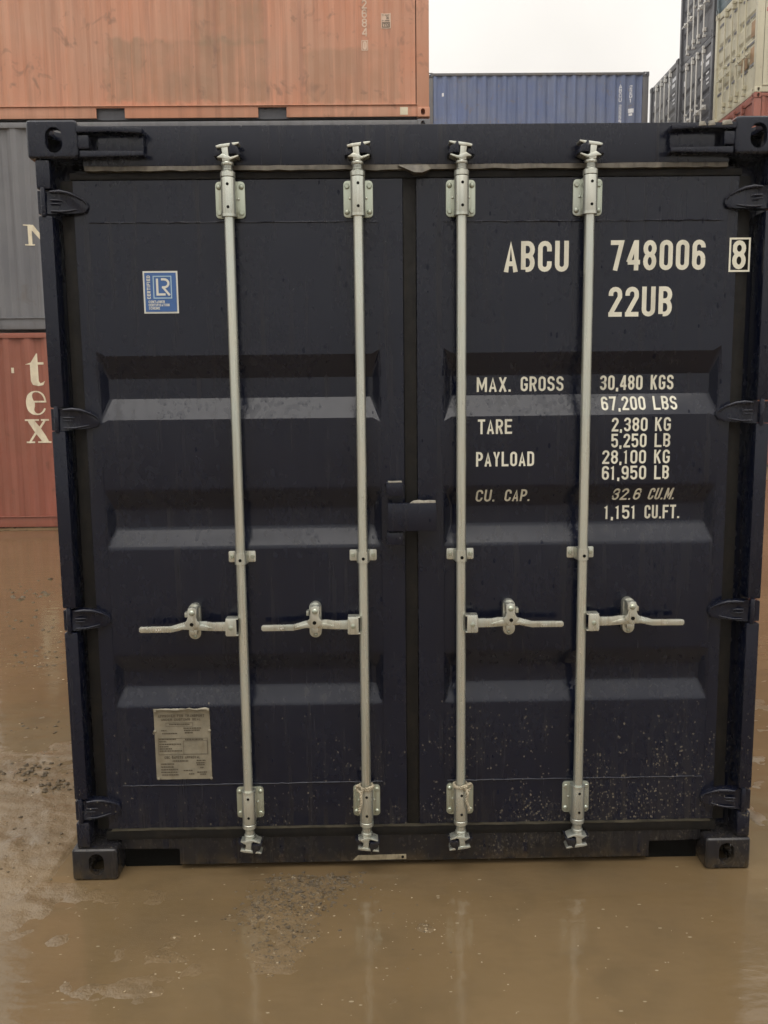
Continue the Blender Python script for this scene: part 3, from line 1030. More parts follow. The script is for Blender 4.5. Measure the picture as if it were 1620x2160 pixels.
for s in (-1, 1):      # guard lugs next to the top castings
    def bx(x0, x1, *a):
        return MB().box(min(s * x0, s * x1), max(s * x0, s * x1), *a)
    lug = MB().prism([(s * 1.060, 2.5725), (s * 0.850, 2.566), (s * 0.850, 2.549), (s * 0.950, 2.5535), (s * 1.045, 2.552), (s * 1.060, 2.552)], 0.002, 0.046)
    lg = build('header_lug', lug, 'navy', nav, 0.004)
    build('lug_flange', MB().prism([(s * 1.052, 2.497), (s * 0.848, 2.494), (s * 0.848, 2.480), (s * 1.052, 2.476)], 0.002, 0.046), 'navy', lg, 0.004)
    build('lug_block', bx(1.060, 1.022, 0.008, 0.045, 2.503, 2.546), 'navy', lg, 0.006)
    build('lug_web', bx(1.000, 0.853, 0.028, 0.046, 2.496, 2.550), 'navy', lg, 0.004)
if True:
    for x0, x1, z, dz in ((1.010, 1.045, 2.5735, .004), (0.965, 0.99, 2.5715, .005), (0.935, 0.960, 2.5705, .003)):
        sc = MB().prism([(x0, z - 0.012), (x1, z - 0.010), (x1 - 0.006, z + dz), (x0 + 0.004, z + dz * 0.6)], -0.0005, 0.010)
        build('paint_chip', sc, 'scuff', nav, 0.001)

# sill with two pockets, bottom gasket and ledge
sill = MB().prism([(-1.057, 0.128), (-1.057, 0.086), (-0.848, 0.083), (-0.848, 0.022), (0.870, 0.022), (0.870, 0.080), (1.057, 0.083), (1.057, 0.128)], 0.060, 0.13)
build('door_sill', sill, 'navy', nav, 0.003)
for x0_, x1_ in ((-1.056, -0.8485), (0.8705, 1.056)):
    build('pocket_shade_plate', MB().box(x0_, x1_, 0.092, 0.129, -0.02, 0.0795), 'hole_shade', nav)  # black plate stands in for the shade inside the pocket
build('sill_shade_block', MB().box(-1.06, 1.06, 0.135, 0.34, -0.03, 0.12), 'hole_shade', nav)  # black block added to paint the darkness under the container
build('bottom_gasket', MB().box(-1.105, 1.105, 0.046, 0.10, 0.1285, 0.163), 'gasket', nav, 0.004)
led = MB()
rs2 = np.random.RandomState(8)
n = 80
xs = np.linspace(-1.085, 1.085, n)
zt = 0.1655 + rs2.randn(n) * 0.0007
vs = [(x, 0.042 + rs2.rand() * 0.003, 0.1635) for x in xs] + [(x, 0.043, t) for x, t in zip(xs, zt)] + [(x, 0.062, t + 0.003) for x, t in zip(xs, zt)]
led.add(vs, [(i, i + 1, n + i + 1, n + i) for i in range(n - 1)] + [(n + i, n + i + 1, 2 * n + i + 1, 2 * n + i) for i in range(n - 1)])
build('sill_ledge', led, 'ledge', nav, 0, 2, 50)
st = build('sill_strip', MB().prism([(-0.218, 0.0275), (-0.022, 0.0290), (-0.022, 0.0475), (-0.198, 0.046)], 0.0565, 0.0605), 'paintline', nav, 0.001)
build('bolt', MB().lathe([(0.005, 0), (0.005, 0.003), (0.003, 0.004)], (-0.035, 0.057, 0.039), 10, 'y'), 'hole_shade', st)  # black disc painted as the dark of a small hole, no bolt head
# side and centre gaskets
for x0, x1 in ((-1.140, -1.098), (1.098, 1.140)):
    build('side_gasket', MB().box(x0, x1, 0.060, 0.10, 0.163, 2.4185), 'gasket', nav, 0.006)
build('centre_gasket', MB().box(-0.017, 0.027, 0.0575, 0.09, 0.163, 2.4185), 'gasket', nav, 0.005)

# doors
doors = []
for side, (x0, x1, p0, p1) in enumerate(((-1.097, -0.018, -1.046, -0.101), (0.028, 1.097, 0.120, 1.057))):
    d = build('door', door_mb(x0, x1, p0, p1, 0.168, 2.416), 'navy', nav, 0.008, 3, 12)
    tag(d, ('left door with a blue certificate sticker and a data plate', 'right door carrying the cream weight lettering')[side])
    doors.append(d)
    # weld beads where the pressed sheet meets the frame: top, bottom, both sides
    rw = np.random.RandomState(40 + side)

    def bead(a, b, r):
        nn = 46
        pts = []
        for i in range(nn + 1):
            t = i / nn
            pts.append((a[0] + (b[0] - a[0]) * t + (rw.randn() * 0.0005), DY - 0.0003, a[1] + (b[1] - a[1]) * t + rw.randn() * 0.0006))
        return MB().tube(pts, [r * (0.75 + 0.5 * rw.rand()) for _ in pts], 6)
    build('weld_bead', bead((p0 - 0.003, 2.283 - 0.004 * side), (p1 + 0.003, 2.281 - 0.004 * side), 0.0030), 'navy', d, 0, 2, 60)
    build('weld_bead', bead((p0 + 0.008, 0.330), (p1 - 0.004, 0.331), 0.0034), 'navy', d, 0, 2, 60)
    build('weld_bead', bead((p0 - 0.002, 0.335), (p0 - 0.002, 2.278), 0.0011), 'navy', d, 0, 2, 60)
    build('weld_bead', bead((p1 + 0.002, 0.335), (p1 + 0.002, 2.278), 0.0011), 'navy', d, 0, 2, 60)

# hinges
for s in (-1, 1):
    for k, zc in enumerate((2.340, 1.641, 0.952, 0.258)):
        xo = 1.199 if s < 0 else 1.2155
        H = [(xo, 0.037), (1.150, 0.037), (1.115, 0.035), (1.075, 0.024), (1.050, 0.008), (1.046, -0.010), (1.056, -0.026), (1.085, -0.031), (1.150, -0.035), (xo, -0.036)]
        dr = doors[0 if s < 0 else 1]
        yf_ = lambda u: 0.014 + 0.030 * max(0.0, min(1.0, (1.150 - u) / 0.10)) ** 1.3
        hm = MB().prism([(s * a, zc + b) for a, b in H], 0.0, 0.058)
        hm.v = [(x_, yf_(abs(x_)) if y_ < 0.03 else y_, z_) for x_, y_, z_ in hm.v]
        build('hinge', hm, 'navy', dr, 0.0035, 2, 40)

        def rib(pts, rad):
            return MB().tube([(s * a, yf_(a) - 0.001, zc + b) for a, b in pts], rad, 8)
        build('hinge_rib', rib([(1.158, 0.033), (1.130, 0.0345), (1.105, 0.0315), (1.080, 0.0225), (1.060, 0.0115), (1.051, 0.000)], [0.004, 0.007, 0.0065, 0.005, 0.004, 0.003]), 'navy', dr, 0, 2, 60)
        build('hinge_rib', rib([(1.158, 0.007), (1.140, 0.007), (1.122, 0.0065)], [0.003, 0.0035, 0.002]), 'navy', dr, 0, 2, 60)
        build('hinge_rib', rib([(1.158, -0.004), (1.142, -0.004), (1.128, -0.0045)], [0.002, 0.0025, 0.0015]), 'navy', dr, 0, 2, 60)
        build('hinge_rib', rib([(1.158, -0.027), (1.125, -0.028), (1.098, -0.0235), (1.080, -0.019)], [0.003, 0.004, 0.0035, 0.002]), 'navy', dr, 0, 2, 60)
        build('hinge_pin', MB().lathe([(0.007, -0.044), (0.0085, -0.040), (0.0085, 0.041), (0.007, 0.045)], (s * ((xo + 1.160) / 2), 0.012, zc), 12), 'navy', dr, 0, 2, 40)

# customs lock plate across the doors
bk = build('lock_block', MB().box(-0.081, -0.026, 0.0, 0.055, 1.372, 1.417), 'navy', doors[0], 0.003)
build('lock_block', MB().box(-0.081, -0.026, 0.0, 0.055, 1.205, 1.247), 'navy', doors[0], 0.003)
build('lock_plate', MB().box(-0.0775, 0.0855, -0.012, 0.012, 1.2535, 1.3485), 'navy', doors[1], 0.0025)
build('lock_plate_web', MB().box(0.040, 0.0835, 0.012, 0.056, 1.255, 1.347), 'navy', doors[1], 0.002)
sc = MB().prism([(-0.074, 1.4175), (-0.028, 1.4185), (-0.030, 1.4225), (-0.060, 1.4215), (-0.077, 1.4225)], 0.004, 0.03)
build('scraped_edge', sc, 'scuff', doors[0], 0.0008)
sc = MB().prism([(-0.002, 1.3485), (0.0845, 1.3488), (0.0848, 1.3560), (0.060, 1.3575), (0.045, 1.3555), (0.030, 1.3585), (0.010, 1.3560)], -0.009, 0.008)
build('scraped_edge', sc, 'scuff', doors[1], 0.001)

# lettering on the right door
dd = lambda x, z: DY + (door_depth(z) if 0.12 < x < 1.057 else 0.0)
TX = [('ABCU', .319, .535, 2.114, .100, .155, 0), ('748006', .675, .993, 2.116, .098, .155, 0), ('8', 1.0835, 1.129, 2.117, .094, .155, 0), ('22UB', .672, .886, 1.965, .098, .155, 0),
      ('MAX.', .234, .353, 1.719, .050, .15, 0), ('GROSS', .385, .533, 1.720, .050, .15, 0), ('30,480', .659, .806, 1.721, .050, .15, 0), ('KGS', .834, .913, 1.721, .050, .15, 0),
      ('67,200', .660, .812, 1.652, .047, .15, 0), ('LBS', .839, .921, 1.652, .047, .15, 0),
      ('TARE', .234, .351, 1.576, .050, .15, 0), ('2,380', .693, .816, 1.580, .047, .15, 0), ('KG', .842, .896, 1.580, .047, .15, 0),
      ('5,250', .693, .814, 1.525, .047, .15, 0), ('LB', .842, .896, 1.525, .047, .15, 0),
      ('PAYLOAD', .228, .428, 1.465, .050, .15, 0), ('28,100', .663, .814, 1.469, .047, .15, 0), ('KG', .842, .896, 1.469, .047, .15, 0),
      ('61,950', .663, .816, 1.414, .048, .15, 0), ('LB', .844, .895, 1.414, .048, .15, 0),
      ('CU.', .229, .297, 1.340, .044, .15, .06), ('CAP.', .330, .419, 1.340, .044, .15, .06), ('32.6', .704, .803, 1.340, .043, .15, .14), ('CU.M.', .831, .924, 1.340, .043, .15, .14),
      ('1,151', .684, .797, 1.272, .048, .15, 0), ('CU.FT.', .826, .949, 1.272, .048, .15, 0)]
for t, x0, x1, z0, h, s, sl in TX:
    link('lettering', text_mesh('lettering', text_flat(t, x0, x1, z0, h, s, sl), dd, BREAKS), M['letter'], doors[1])
link('lettering_frame', text_mesh('lettering_frame', rect_ring(1.0715, 1.1425, 2.108, 2.219, 0.006), lambda x, z: 0.0528), M['letter'], doors[1])

# certificate sticker
stk = build('certificate_sticker', MB().box(-0.882, -0.767, 0.0535, 0.0545, 1.990, 2.1275), 'stick_white', doors[0])
yf = lambda x, z: 0.0533
link('sticker_panel', text_mesh('sticker_panel', rect_fill(-0.8765, -0.7725, 1.9955, 2.122), yf), M['stick_blue'], doors[0])
yf = lambda x, z: 0.0525
lay = rect_ring(-0.849, -0.787, 2.038, 2.112, 0.0035)
link('sticker_frame', text_mesh('sticker_frame', lay, yf), M['stick_pale'], doors[0])
lay = []
for li, (pts, cl) in enumerate([([(-0.835, 2.103), (-0.835, 2.0515), (-0.8085, 2.0515)], False),
                                ([(-0.8215, 2.1005)] + arc(-0.812, 2.0875, 0.0145, 0.013, 90, -90, 8) + [(-0.8195, 2.0745)], False),
                                ([(-0.8175, 2.0765), (-0.7945, 2.0485)], False)]):
    vs, fs = stroke_quads(pts, 0.0072, cl)
    lay.append((li, vs, fs))
link('sticker_emblem', text_mesh('sticker_emblem', lay, yf), M['stick_white'], doors[0])
lay = []
for t, x0, x1, z in (('CONTAINER', -0.866, -0.812, 2.0235), ('CERTIFICATION', -0.866, -0.797, 2.0130), ('SCHEME', -0.866, -0.829, 2.0025)):
    lay += text_flat(t, x0, x1, z, 0.0085, 0.2)
v = text_flat('CERTIFIED', 0, 0.076, 0, 0.0115, 0.22)
lay += [(li, [(-0.858 - b, 2.037 + a) for a, b in vs], fs) for li, vs, fs in v]
link('sticker_print', text_mesh('sticker_print', lay, yf), M['stick_white'], doors[0])

# riveted data plate, its top edge curling forward
rp = np.random.RandomState(12)
xs = np.linspace(-0.9155, -0.7175, 15)
rows = [(0.3535, 0.0520), (0.45, 0.0512), (0.55, 0.0515), (0.603, 0.0505), (0.6105, 0.0470), (0.6165, 0.0435), (0.6190, 0.0475)]
dp = MB()
for back in (0, 1):
    for z, y in rows:
        for i, x in enumerate(xs):
            wob = rp.randn() * 0.0012 * (1 if z > 0.605 else 0.2)
            dp.v.append((x, y + wob * 0.5 + back * 0.0015, z + (wob if z > 0.6 else 0)))
nx_ = len(xs)
for j in range(len(rows) - 1):
    for i in range(nx_ - 1):
        a = j * nx_ + i
        dp.f.append((a, a + 1, a + 1 + nx_, a + nx_))
        b = a + nx_ * len(rows)
        dp.f.append((b + 1, b, b + nx_, b + 1 + nx_))
build('data_plate', dp, 'brass', doors[0], 0, 2, 50)
yf = lambda x, z: 0.0508
lay = []
for t, x0, x1, z, h in (('APPROVED FOR TRANSPORT', -0.900, -0.736, 0.5865, 0.0095), ('UNDER CUSTOMS SEAL', -0.890, -0.749, 0.5735, 0.0085), ('CSC SAFETY APPROVAL', -0.884, -0.757, 0.432, 0.0095)):
    lay += text_flat(t, x0, x1, z, h, 0.17)
lay += rect_ring(-0.874, -0.778, 0.5515, 0.566, 0.0010) + rect_ring(-0.904, -0.728, 0.447, 0.508, 0.0012) + rect_ring(-0.815, -0.729, 0.448, 0.4985, 0.0010)
for (x0, x1, z) in [(-0.862, -0.79, 0.5575), (-0.892, -0.872, 0.535), (-0.888, -0.835, 0.524), (-0.812, -0.75, 0.543), (-0.81, -0.755, 0.535), (-0.808, -0.78, 0.526), (-0.808, -0.744, 0.501),
                    (-0.90, -0.84, 0.503), (-0.90, -0.875, 0.494), (-0.90, -0.823, 0.484), (-0.90, -0.868, 0.475), (-0.90, -0.855, 0.467), (-0.90, -0.82, 0.459),
                    (-0.855, -0.80, 0.421), (-0.77, -0.738, 0.422), (-0.772, -0.74, 0.413), (-0.77, -0.742, 0.406), (-0.898, -0.85, 0.410), (-0.898, -0.852, 0.399), (-0.898, -0.838, 0.389), (-0.898, -0.838, 0.379),
                    (-0.896, -0.836, 0.369), (-0.818, -0.785, 0.385), (-0.80, -0.78, 0.372), (-0.77, -0.735, 0.378), (-0.76, -0.738, 0.370), (-0.758, -0.745, 0.395)]:
    x = x0
    while x < x1:
        w = 0.002 + 0.006 * rp.rand()
        lay += rect_fill(x, min(x + w, x1), z, z + 0.0042)
        x += w + 0.0015
link('plate_print', text_mesh('plate_print', lay, yf), M['print'], doors[0])
for x, z in ((-0.9135, 0.535), (-0.720, 0.535), (-0.9075, 0.358), (-0.7195, 0.357), (-0.9085, 0.6105), (-0.722, 0.613)):
    build('rivet', MB().lathe([(0.0055, 0), (0.005, 0.0035), (0.0025, 0.005)], (x, 0.0512 if z < 0.6 else 0.046, z), 10, 'y'), 'brass', doors[0])

# ------------------------------------------------------------------ locking gear (four bars)
BARS = [(-0.583, -1), (-0.164, -1), (0.173, 1), (0.592, 1)]
BY = 0.014            # axis of the bars in front of the doors
BR = 0.0165


def bolt(parent, x, y, z, r=0.0085, mat='plate', hexa=True):
    n = 6 if hexa else 14
    prof = [(r, 0), (r, 0.0045), (r * 0.82, 0.006)] if hexa else [(r, 0), (r * 0.92, 0.003), (r * 0.65, 0.0055), (r * 0.2, 0.0068)]
    return build('bolt', MB().lathe(prof, (x, y, z), n, 'y'), mat, parent, 0, 2, 25)


def round_rect(x0, x1, z0, z1, r, n=4):
    return arc(x1 - r, z1 - r, r, r, 0, 90, n) + arc(x0 + r, z1 - r, r, r, 90, 180, n) + arc(x0 + r, z0 + r, r, r, 180, 270, n) + arc(x1 - r, z0 + r, r, r, 270, 360, n)


def cam(x, s, top):
    """forged cam on the end of a bar; s=-1 slants like the left pair"""
    z0 = 2.4535 if top else 0.158
    k = 1 if top else -1

    def P(pts):
        return [(x + (-s) * a, z0 + k * b) for a, b in pts]
    m = MB()
    m.lathe([(0.0165, -0.018), (0.0165, 0.000)], (x, BY, z0), 20)
    # flared neck
    m.lathe([(0.0195, -0.004 * k), (0.0205, 0.004 * k), (0.013, 0.013 * k)] if top else [(0.013, -0.013), (0.0205, -0.004), (0.0195, 0.004)], (x, BY, z0), 20)
    m.prism(P([(-0.014, 0.006), (0.011, 0.006), (0.007, 0.030), (0.006, 0.050), (-0.016, 0.050), (-0.013, 0.030)]), BY - 0.020, BY + 0.020)
    m.prism(P([(-0.034, 0.0525), (-0.030, 0.0455), (-0.012, 0.047), (0.010, 0.050), (0.028, 0.0535), (0.041, 0.058), (0.043, 0.064), (0.030, 0.0625), (0.006, 0.060), (-0.020, 0.0565)]), BY - 0.022, BY + 0.024)
    m.prism(P([(-0.032, 0.017), (-0.013, 0.029), (0.000, 0.024), (0.004, 0.012), (-0.008, 0.011), (-0.018, 0.0155)]), BY - 0.021, BY + 0.022)
    m.prism(P([(0.000, 0.010), (0.016, 0.0105), (0.030, 0.016), (0.040, 0.0205), (0.0385, 0.0255), (0.028, 0.022), (0.014, 0.018), (0.000, 0.026)]), BY - 0.021, BY + 0.022)
    return m


def cam_keeper(x, s, top):
    z0 = 2.4535 if top else 0.158
    k = 1 if top else -1

    def P(pts):
        return [(x + (-s) * a, z0 + k * b) for a, b in pts]
    m = MB()
    m.prism(P([(-0.042, 0.022), (-0.036, 0.043), (-0.019, 0.045), (-0.017, 0.028)]), BY - 0.012, 0.056)
    m.prism(P([(0.010, 0.026), (0.009, 0.044), (0.013, 0.062), (0.018, 0.064), (0.023, 0.054), (0.038, 0.048), (0.046, 0.022), (0.030, 0.027)]), BY - 0.024, 0.056)
    return m


def handle_parts(x, s, zc):
    """lever, its hub and the catch that holds it; s = side the handle points to; u = distance from the bar axis"""
    def P(pts):
        return [(x + s * a, zc + b) for a, b in pts]
    lever = MB().prism(P([(0.040, 0.016), (0.102, 0.0155), (0.125, 0.0195), (0.155, 0.019), (0.200, 0.0165), (0.243, 0.004), (0.348, 0.003), (0.353, -0.002), (0.353, -0.013), (0.348, -0.018), (0.243, -0.0175), (0.200, -0.0085),
                          (0.155, -0.011), (0.102, -0.0145), (0.040, -0.0155)]), BY - 0.022, BY - 0.013)
    lv = build('handle', lever, 'zinc', nav, 0.0016)
    hub = MB().prism(P(round_rect(0.018, 0.056, -0.032, 0.027, 0.006)), BY - 0.030, BY - 0.0235)
    hub.prism(P([(0.012, 0.025), (0.055, 0.025), (0.055, 0.030), (0.012, 0.030)]), BY - 0.029, BY + 0.012)
    hub.prism(P([(0.012, -0.027), (0.055, -0.027), (0.055, -0.032), (0.012, -0.032)]), BY - 0.029, BY + 0.012)
    build('handle_hub', hub, 'zinc', lv, 0.0025)
    build('pivot_rivet', MB().lathe([(0.0085, 0), (0.0085, 0.002), (0.004, 0.0035)], (x + s * 0.037, BY - 0.030, zc - 0.003), 12, 'y'), 'plate', lv, 0, 2, 30)
    blade = MB().prism(P([(0.100, -0.002), (0.135, 0.0095), (0.168, 0.010), (0.200, 0.008), (0.238, -0.005), (0.200, -0.006), (0.168, -0.008), (0.135, -0.005)]), BY - 0.028, BY - 0.0225)
    build('handle_guard', blade, 'zinc', lv, 0.002)
    ct = build('handle_catch', MB().prism(P(round_rect(0.148, 0.190, -0.052, 0.073, 0.0205, 6)), 0.026, 0.0545), 'zinc', nav, 0.002)
    fr = MB().prism(P([(0.150, 0.060), (0.155, 0.069), (0.166, 0.073), (0.177, 0.069), (0.183, 0.060), (0.182, 0.038), (0.186, 0.026), (0.196, 0.018), (0.190, 0.008), (0.180, 0.001), (0.172, -0.009), (0.164, -0.010), (0.156, 0.000), (0.145, 0.006),
                       (0.141, 0.018), (0.150, 0.026), (0.153, 0.040)]), BY - 0.036, BY - 0.0285)
    fr.prism(P([(0.151, 0.040), (0.182, 0.040), (0.182, 0.068), (0.151, 0.068)]), BY - 0.0285, 0.026)
    build('catch_tongue', fr, 'zinc', ct, 0.002)
    fr = MB().prism(P([(0.156, -0.030), (0.182, -0.030), (0.182, -0.012), (0.156, -0.012)]), BY - 0.012, 0.026)
    build('catch_block', fr, 'zinc', ct, 0.002)
    bolt(ct, x + s * 0.167, BY - 0.036, zc + 0.053, 0.010, 'plate', False)
    build('seal_hole', MB().lathe([(0.0065, 0), (0.0065, 0.0008)], (x + s * 0.169, BY - 0.0362, zc + 0.013), 14, 'y'), 'hole_shade', ct)  # flat black disc, the hole's inner shade given as colour
    bolt(ct, x + s * 0.168, 0.026, zc - 0.041, 0.007, 'plate', False)
    build('catch_pin', MB().box(min(x + s * 0.190, x + s * 0.199), max(x + s * 0.190, x + s * 0.199), 0.010, 0.036, zc + 0.030, zc + 0.047), 'zinc', ct, 0.0015)
    # small embossed marks on the lever
    mk = MB()
    for a, b, w, h in ((0.325, -0.0005, 0.018, 0.0015), (0.322, -0.004, 0.006, 0.0012), (0.292, -0.010, 0.004, 0.004), (0.283, -0.011, 0.004, 0.0045), (0.277, -0.009, 0.003, 0.004)):
        mk.prism(P([(a, b), (a + w, b), (a + w - 0.001, b + h), (a + 0.001, b + h)]), BY - 0.0228, BY - 0.0218)
    build('embossed_mark', mk, 'whitebar', lv)


for i, (x, s) in enumerate(BARS):
    bar = MB().lathe([(BR, 0.200), (BR, 2.412)], (x, BY, 0), 24)
    lb = build('locking_bar', bar, 'zinc', nav, 0, 2, 40)
    for top in (True, False):
        zc = 2.3505 if top else 0.264
        k = 1 if top else -1
        build('cam_end', cam(x, s, top), 'zinc', lb, 0.0022, 2, 40)
        build('bar_neck', MB().lathe(sorted([(0.0165, zc + k * 0.085), (0.0165, zc + k * 0.108)], key=lambda q: q[1]), (x, BY, 0), 20), 'zinc', lb)
        pr = [(0.0185, zc + k * 0.083), (0.0245, zc + k * 0.077), (0.0245, zc + k * 0.0635), (0.0235, zc + k * 0.0625)]
        build('bar_collar', MB().lathe(pr if not top else pr[::-1], (x, BY, 0), 24), 'zinc', lb, 0, 2, 30)
        build('cam_keeper', cam_keeper(x, s, top), 'navy', nav, 0.0025)
        # bearing bracket: two rounded ears and the half sleeve
        br = MB().prism(round_rect(x - 0.048, x + 0.049, zc - 0.0585, zc + 0.0585, 0.013), 0.0475, 0.0545)
        bb = build('bearing_bracket', br, 'plate', nav, 0.0018)
        sl = MB().lathe([(0.0232, zc - 0.0605), (0.0238, zc - 0.058), (0.0238, zc + 0.058), (0.0232, zc + 0.0605)], (x, BY, 0), 28)
        sl.box(x - 0.0235, x + 0.0235, BY, 0.048, zc - 0.056, zc + 0.056)
        build('bearing_sleeve', sl, 'zinc', bb, 0, 2, 30)
        build('sleeve_lip', MB().lathe([(0.0246, zc - k * 0.0610), (0.0246, zc - k * 0.0520)] if k < 0 else [(0.0246, zc - 0.0610), (0.0246, zc - 0.0520)], (x, BY, 0), 28), 'zinc', bb, 0, 2, 30)
        for zz in (-0.033, 0.038):
            build('sleeve_hole', MB().lathe([(0.0048, 0), (0.0048, 0.0009)], (x + 0.001, BY - 0.0235, zc + zz), 12, 'y'), 'hole_shade', bb)  # holes drawn as black discs, their shade is painted
        for dx in (-0.0365, 0.0375):
            for zz in (-0.041, 0.041):
                bolt(bb, x + dx, 0.0475, zc + zz, 0.0088, 'plate', hexa=(i + (zz > 0)) % 2 == 0)
            build('bracket_nib', MB().lathe([(0.0042, 0), (0.003, 0.004), (0.001, 0.005)], (x + dx * 0.74, 0.0475, zc + 0.002), 8, 'y'), 'zinc', bb)
    # guide strap half-way
    zc = 1.163
    g = MB().prism(round_rect(x - 0.047, x + 0.047, zc - 0.0195, zc + 0.0195, 0.005), 0.049, 0.0545)
    gb = build('guide_bracket', g, 'zinc', nav, 0.0015)
    sp = []
    for a in (-0.0205,):
        pass
    pts = [(x - 0.024, 0.050)] + [(x + 0.0205 * math.cos(R(a)), BY + 0.0205 * math.sin(R(a)) * 1.0) for a in range(180, 361, 15)] + [(x + 0.024, 0.050)]
    inner = [(x - 0.021, 0.050)] + [(x + 0.0175 * math.cos(R(a)), BY + 0.0175 * math.sin(R(a))) for a in range(180, 361, 15)] + [(x + 0.021, 0.050)]
    st = MB()
    nn = len(pts)
    vs = [(px, py, zc - 0.0195) for px, py in pts] + [(px, py, zc + 0.0195) for px, py in pts] + [(px, py, zc - 0.0195) for px, py in inner] + [(px, py, zc + 0.0195) for px, py in inner]
    fs = []
    for j in range(nn - 1):
        fs += [(j, j + 1, nn + j + 1, nn + j), (2 * nn + j + 1, 2 * nn + j, 3 * nn + j, 3 * nn + j + 1), (nn + j, nn + j + 1, 3 * nn + j + 1, 3 * nn + j), (j + 1, j, 2 * nn + j, 2 * nn + j + 1)]
    st.add(vs, fs)
    build('guide_strap', st, 'zinc', gb, 0, 2, 40)
    build('strap_hole', MB().lathe([(0.0055, 0), (0.0055, 0.0008)], (x + 0.001, BY - 0.0206, zc - 0.004), 12, 'y'), 'hole_shade', gb)  # hole is a black disc with its shade in the colour
    for dx in (-0.036, 0.036):
        bolt(gb, x + dx, 0.049, zc, 0.0075, 'plate', True)
    handle_parts(x, s, 0.929)

# ------------------------------------------------------------------ ropes knotted round the two inner bars
def twisted(path, r, turns, rng_):
    """two strands wound round a smooth path"""
    pts = [Vector(p) for p in path]
    fine = []
    n = len(pts)
    for i in range(n - 1):
        p0, p1, p2, p3 = pts[max(i - 1, 0)], pts[i], pts[i + 1], pts[min(i + 2, n - 1)]
        for j in range(8):
            t = j / 8
            fine.append(0.5 * ((2 * p1) + (p2 - p0) * t + (2 * p0 - 5 * p1 + 4 * p2 - p3) * t * t + (3 * p1 - p0 - 3 * p2 + p3) * t ** 3))
    fine.append(pts[-1])
    m = MB()
    dist = [0.0]
    for a, b in zip(fine, fine[1:]):
        dist.append(dist[-1] + (b - a).length)
    for ph in (0, math.pi):
        out = []
        for i, p in enumerate(fine):
            t = (fine[min(i + 1, len(fine) - 1)] - fine[max(i - 1, 0)]).normalized()
            u = t.cross(Vector((0.31, 0.2, 0.93))).normalized()
            w = t.cross(u)
            a = ph + dist[i] * turns
            out.append(p + (u * math.cos(a) + w * math.sin(a)) * r * 0.62)
        m.tube(out, r * 0.72, 7)
    return m


def rope(x, s, label):
    zr = 0.332
    rr = 0.0235
    ring = [(x + rr * math.cos(R(a)), BY + rr * math.sin(R(a)), zr + 0.004 * math.sin(R(a * 1.5))) for a in range(0, 700, 30)]
    m = twisted(ring, 0.0042, 330, None)
    k = s
    loop = [(x + k * 0.012, BY - 0.022, zr), (x + k * 0.030, BY - 0.026, zr + 0.016), (x + k * 0.034, BY - 0.02, zr + 0.004), (x + k * 0.022, BY - 0.028, zr - 0.008), (x + k * 0.010, BY - 0.030, zr + 0.004), (x + k * 0.018, BY - 0.032, zr + 0.006)]
    lp = twisted(loop, 0.0042, 330, None)
    m.add(lp.v, lp.f)
    tail = [(x + k * 0.014, BY - 0.030, zr), (x + k * 0.020, BY - 0.034, zr - 0.020), (x + k * 0.018, BY - 0.031, zr - 0.045), (x + k * 0.024, BY - 0.030, zr - 0.070), (x + k * 0.026, BY - 0.027, zr - 0.084)]
    tl = twisted(tail, 0.0045, 300, None)
    m.add(tl.v, tl.f)
    o = build('rope', m, 'rope', None, 0, 2, 60)
    tag(o, label, 'rope', 'ropes knotted round the locking bars')


rope(-0.164, -1, 'frayed pale rope tied round the left inner locking bar near its foot')
rope(0.173, 1, 'frayed pale rope tied round the right inner locking bar near its foot')


# ------------------------------------------------------------------ stacked containers behind
def post_mesh(H):
    return MB().box(-0.08, 0.08, -0.06, 0.06, 0.118, H - 0.118).mesh('corner_post', 0.006)


def end_door_mesh(side, H):
    k = (H - 0.17) / (2.591 - 0.17)
    m = door_mb(*((-1.097, -0.018, -1.046, -0.101) if side == 0 else (0.028, 1.097, 0.120, 1.057)), 0.168, 2.416)
    return m.mesh('door', 0, 2, 0)


def bar_mesh(full=True):
    m = MB()
    m.lathe([(0.021, 0.12), (0.021, 2.50)], (0, -0.01, 0), 10)
    for z in (0.14, 0.30, 1.16, 2.36, 2.47):
        w = 0.036 if z in (0.30, 2.36) else 0.024
        m.box(-w, w, -0.032, 0.05, z - 0.05 if z in (0.30, 2.36) else z - 0.03, z + 0.05 if z in (0.30, 2.36) else z + 0.03)
    return m.mesh('locking_bar', 0.006, 1)


def handle_mesh():
    return MB().prism([(0, -0.015), (0.35, -0.02), (0.35, 0.005), (0.2, 0.02), (0, 0.017)], -0.05, -0.03).box(0.15, 0.19, -0.05, 0.05, -0.05, 0.07).mesh('handle', 0.003)


def sheet_relief(x):
    """y of the corrugated side sheet at x (sheet runs from -2.85 to 2.85)"""
    n = max(1, int(round(5.70 / 0.278)))
    p = 5.70 / n
    t = ((x + 2.85) % p) / p
    return 0.036 * (0 if t < .25 else (t - .25) * 4 if t < .5 else 1 if t < .75 else (1 - t) * 4)


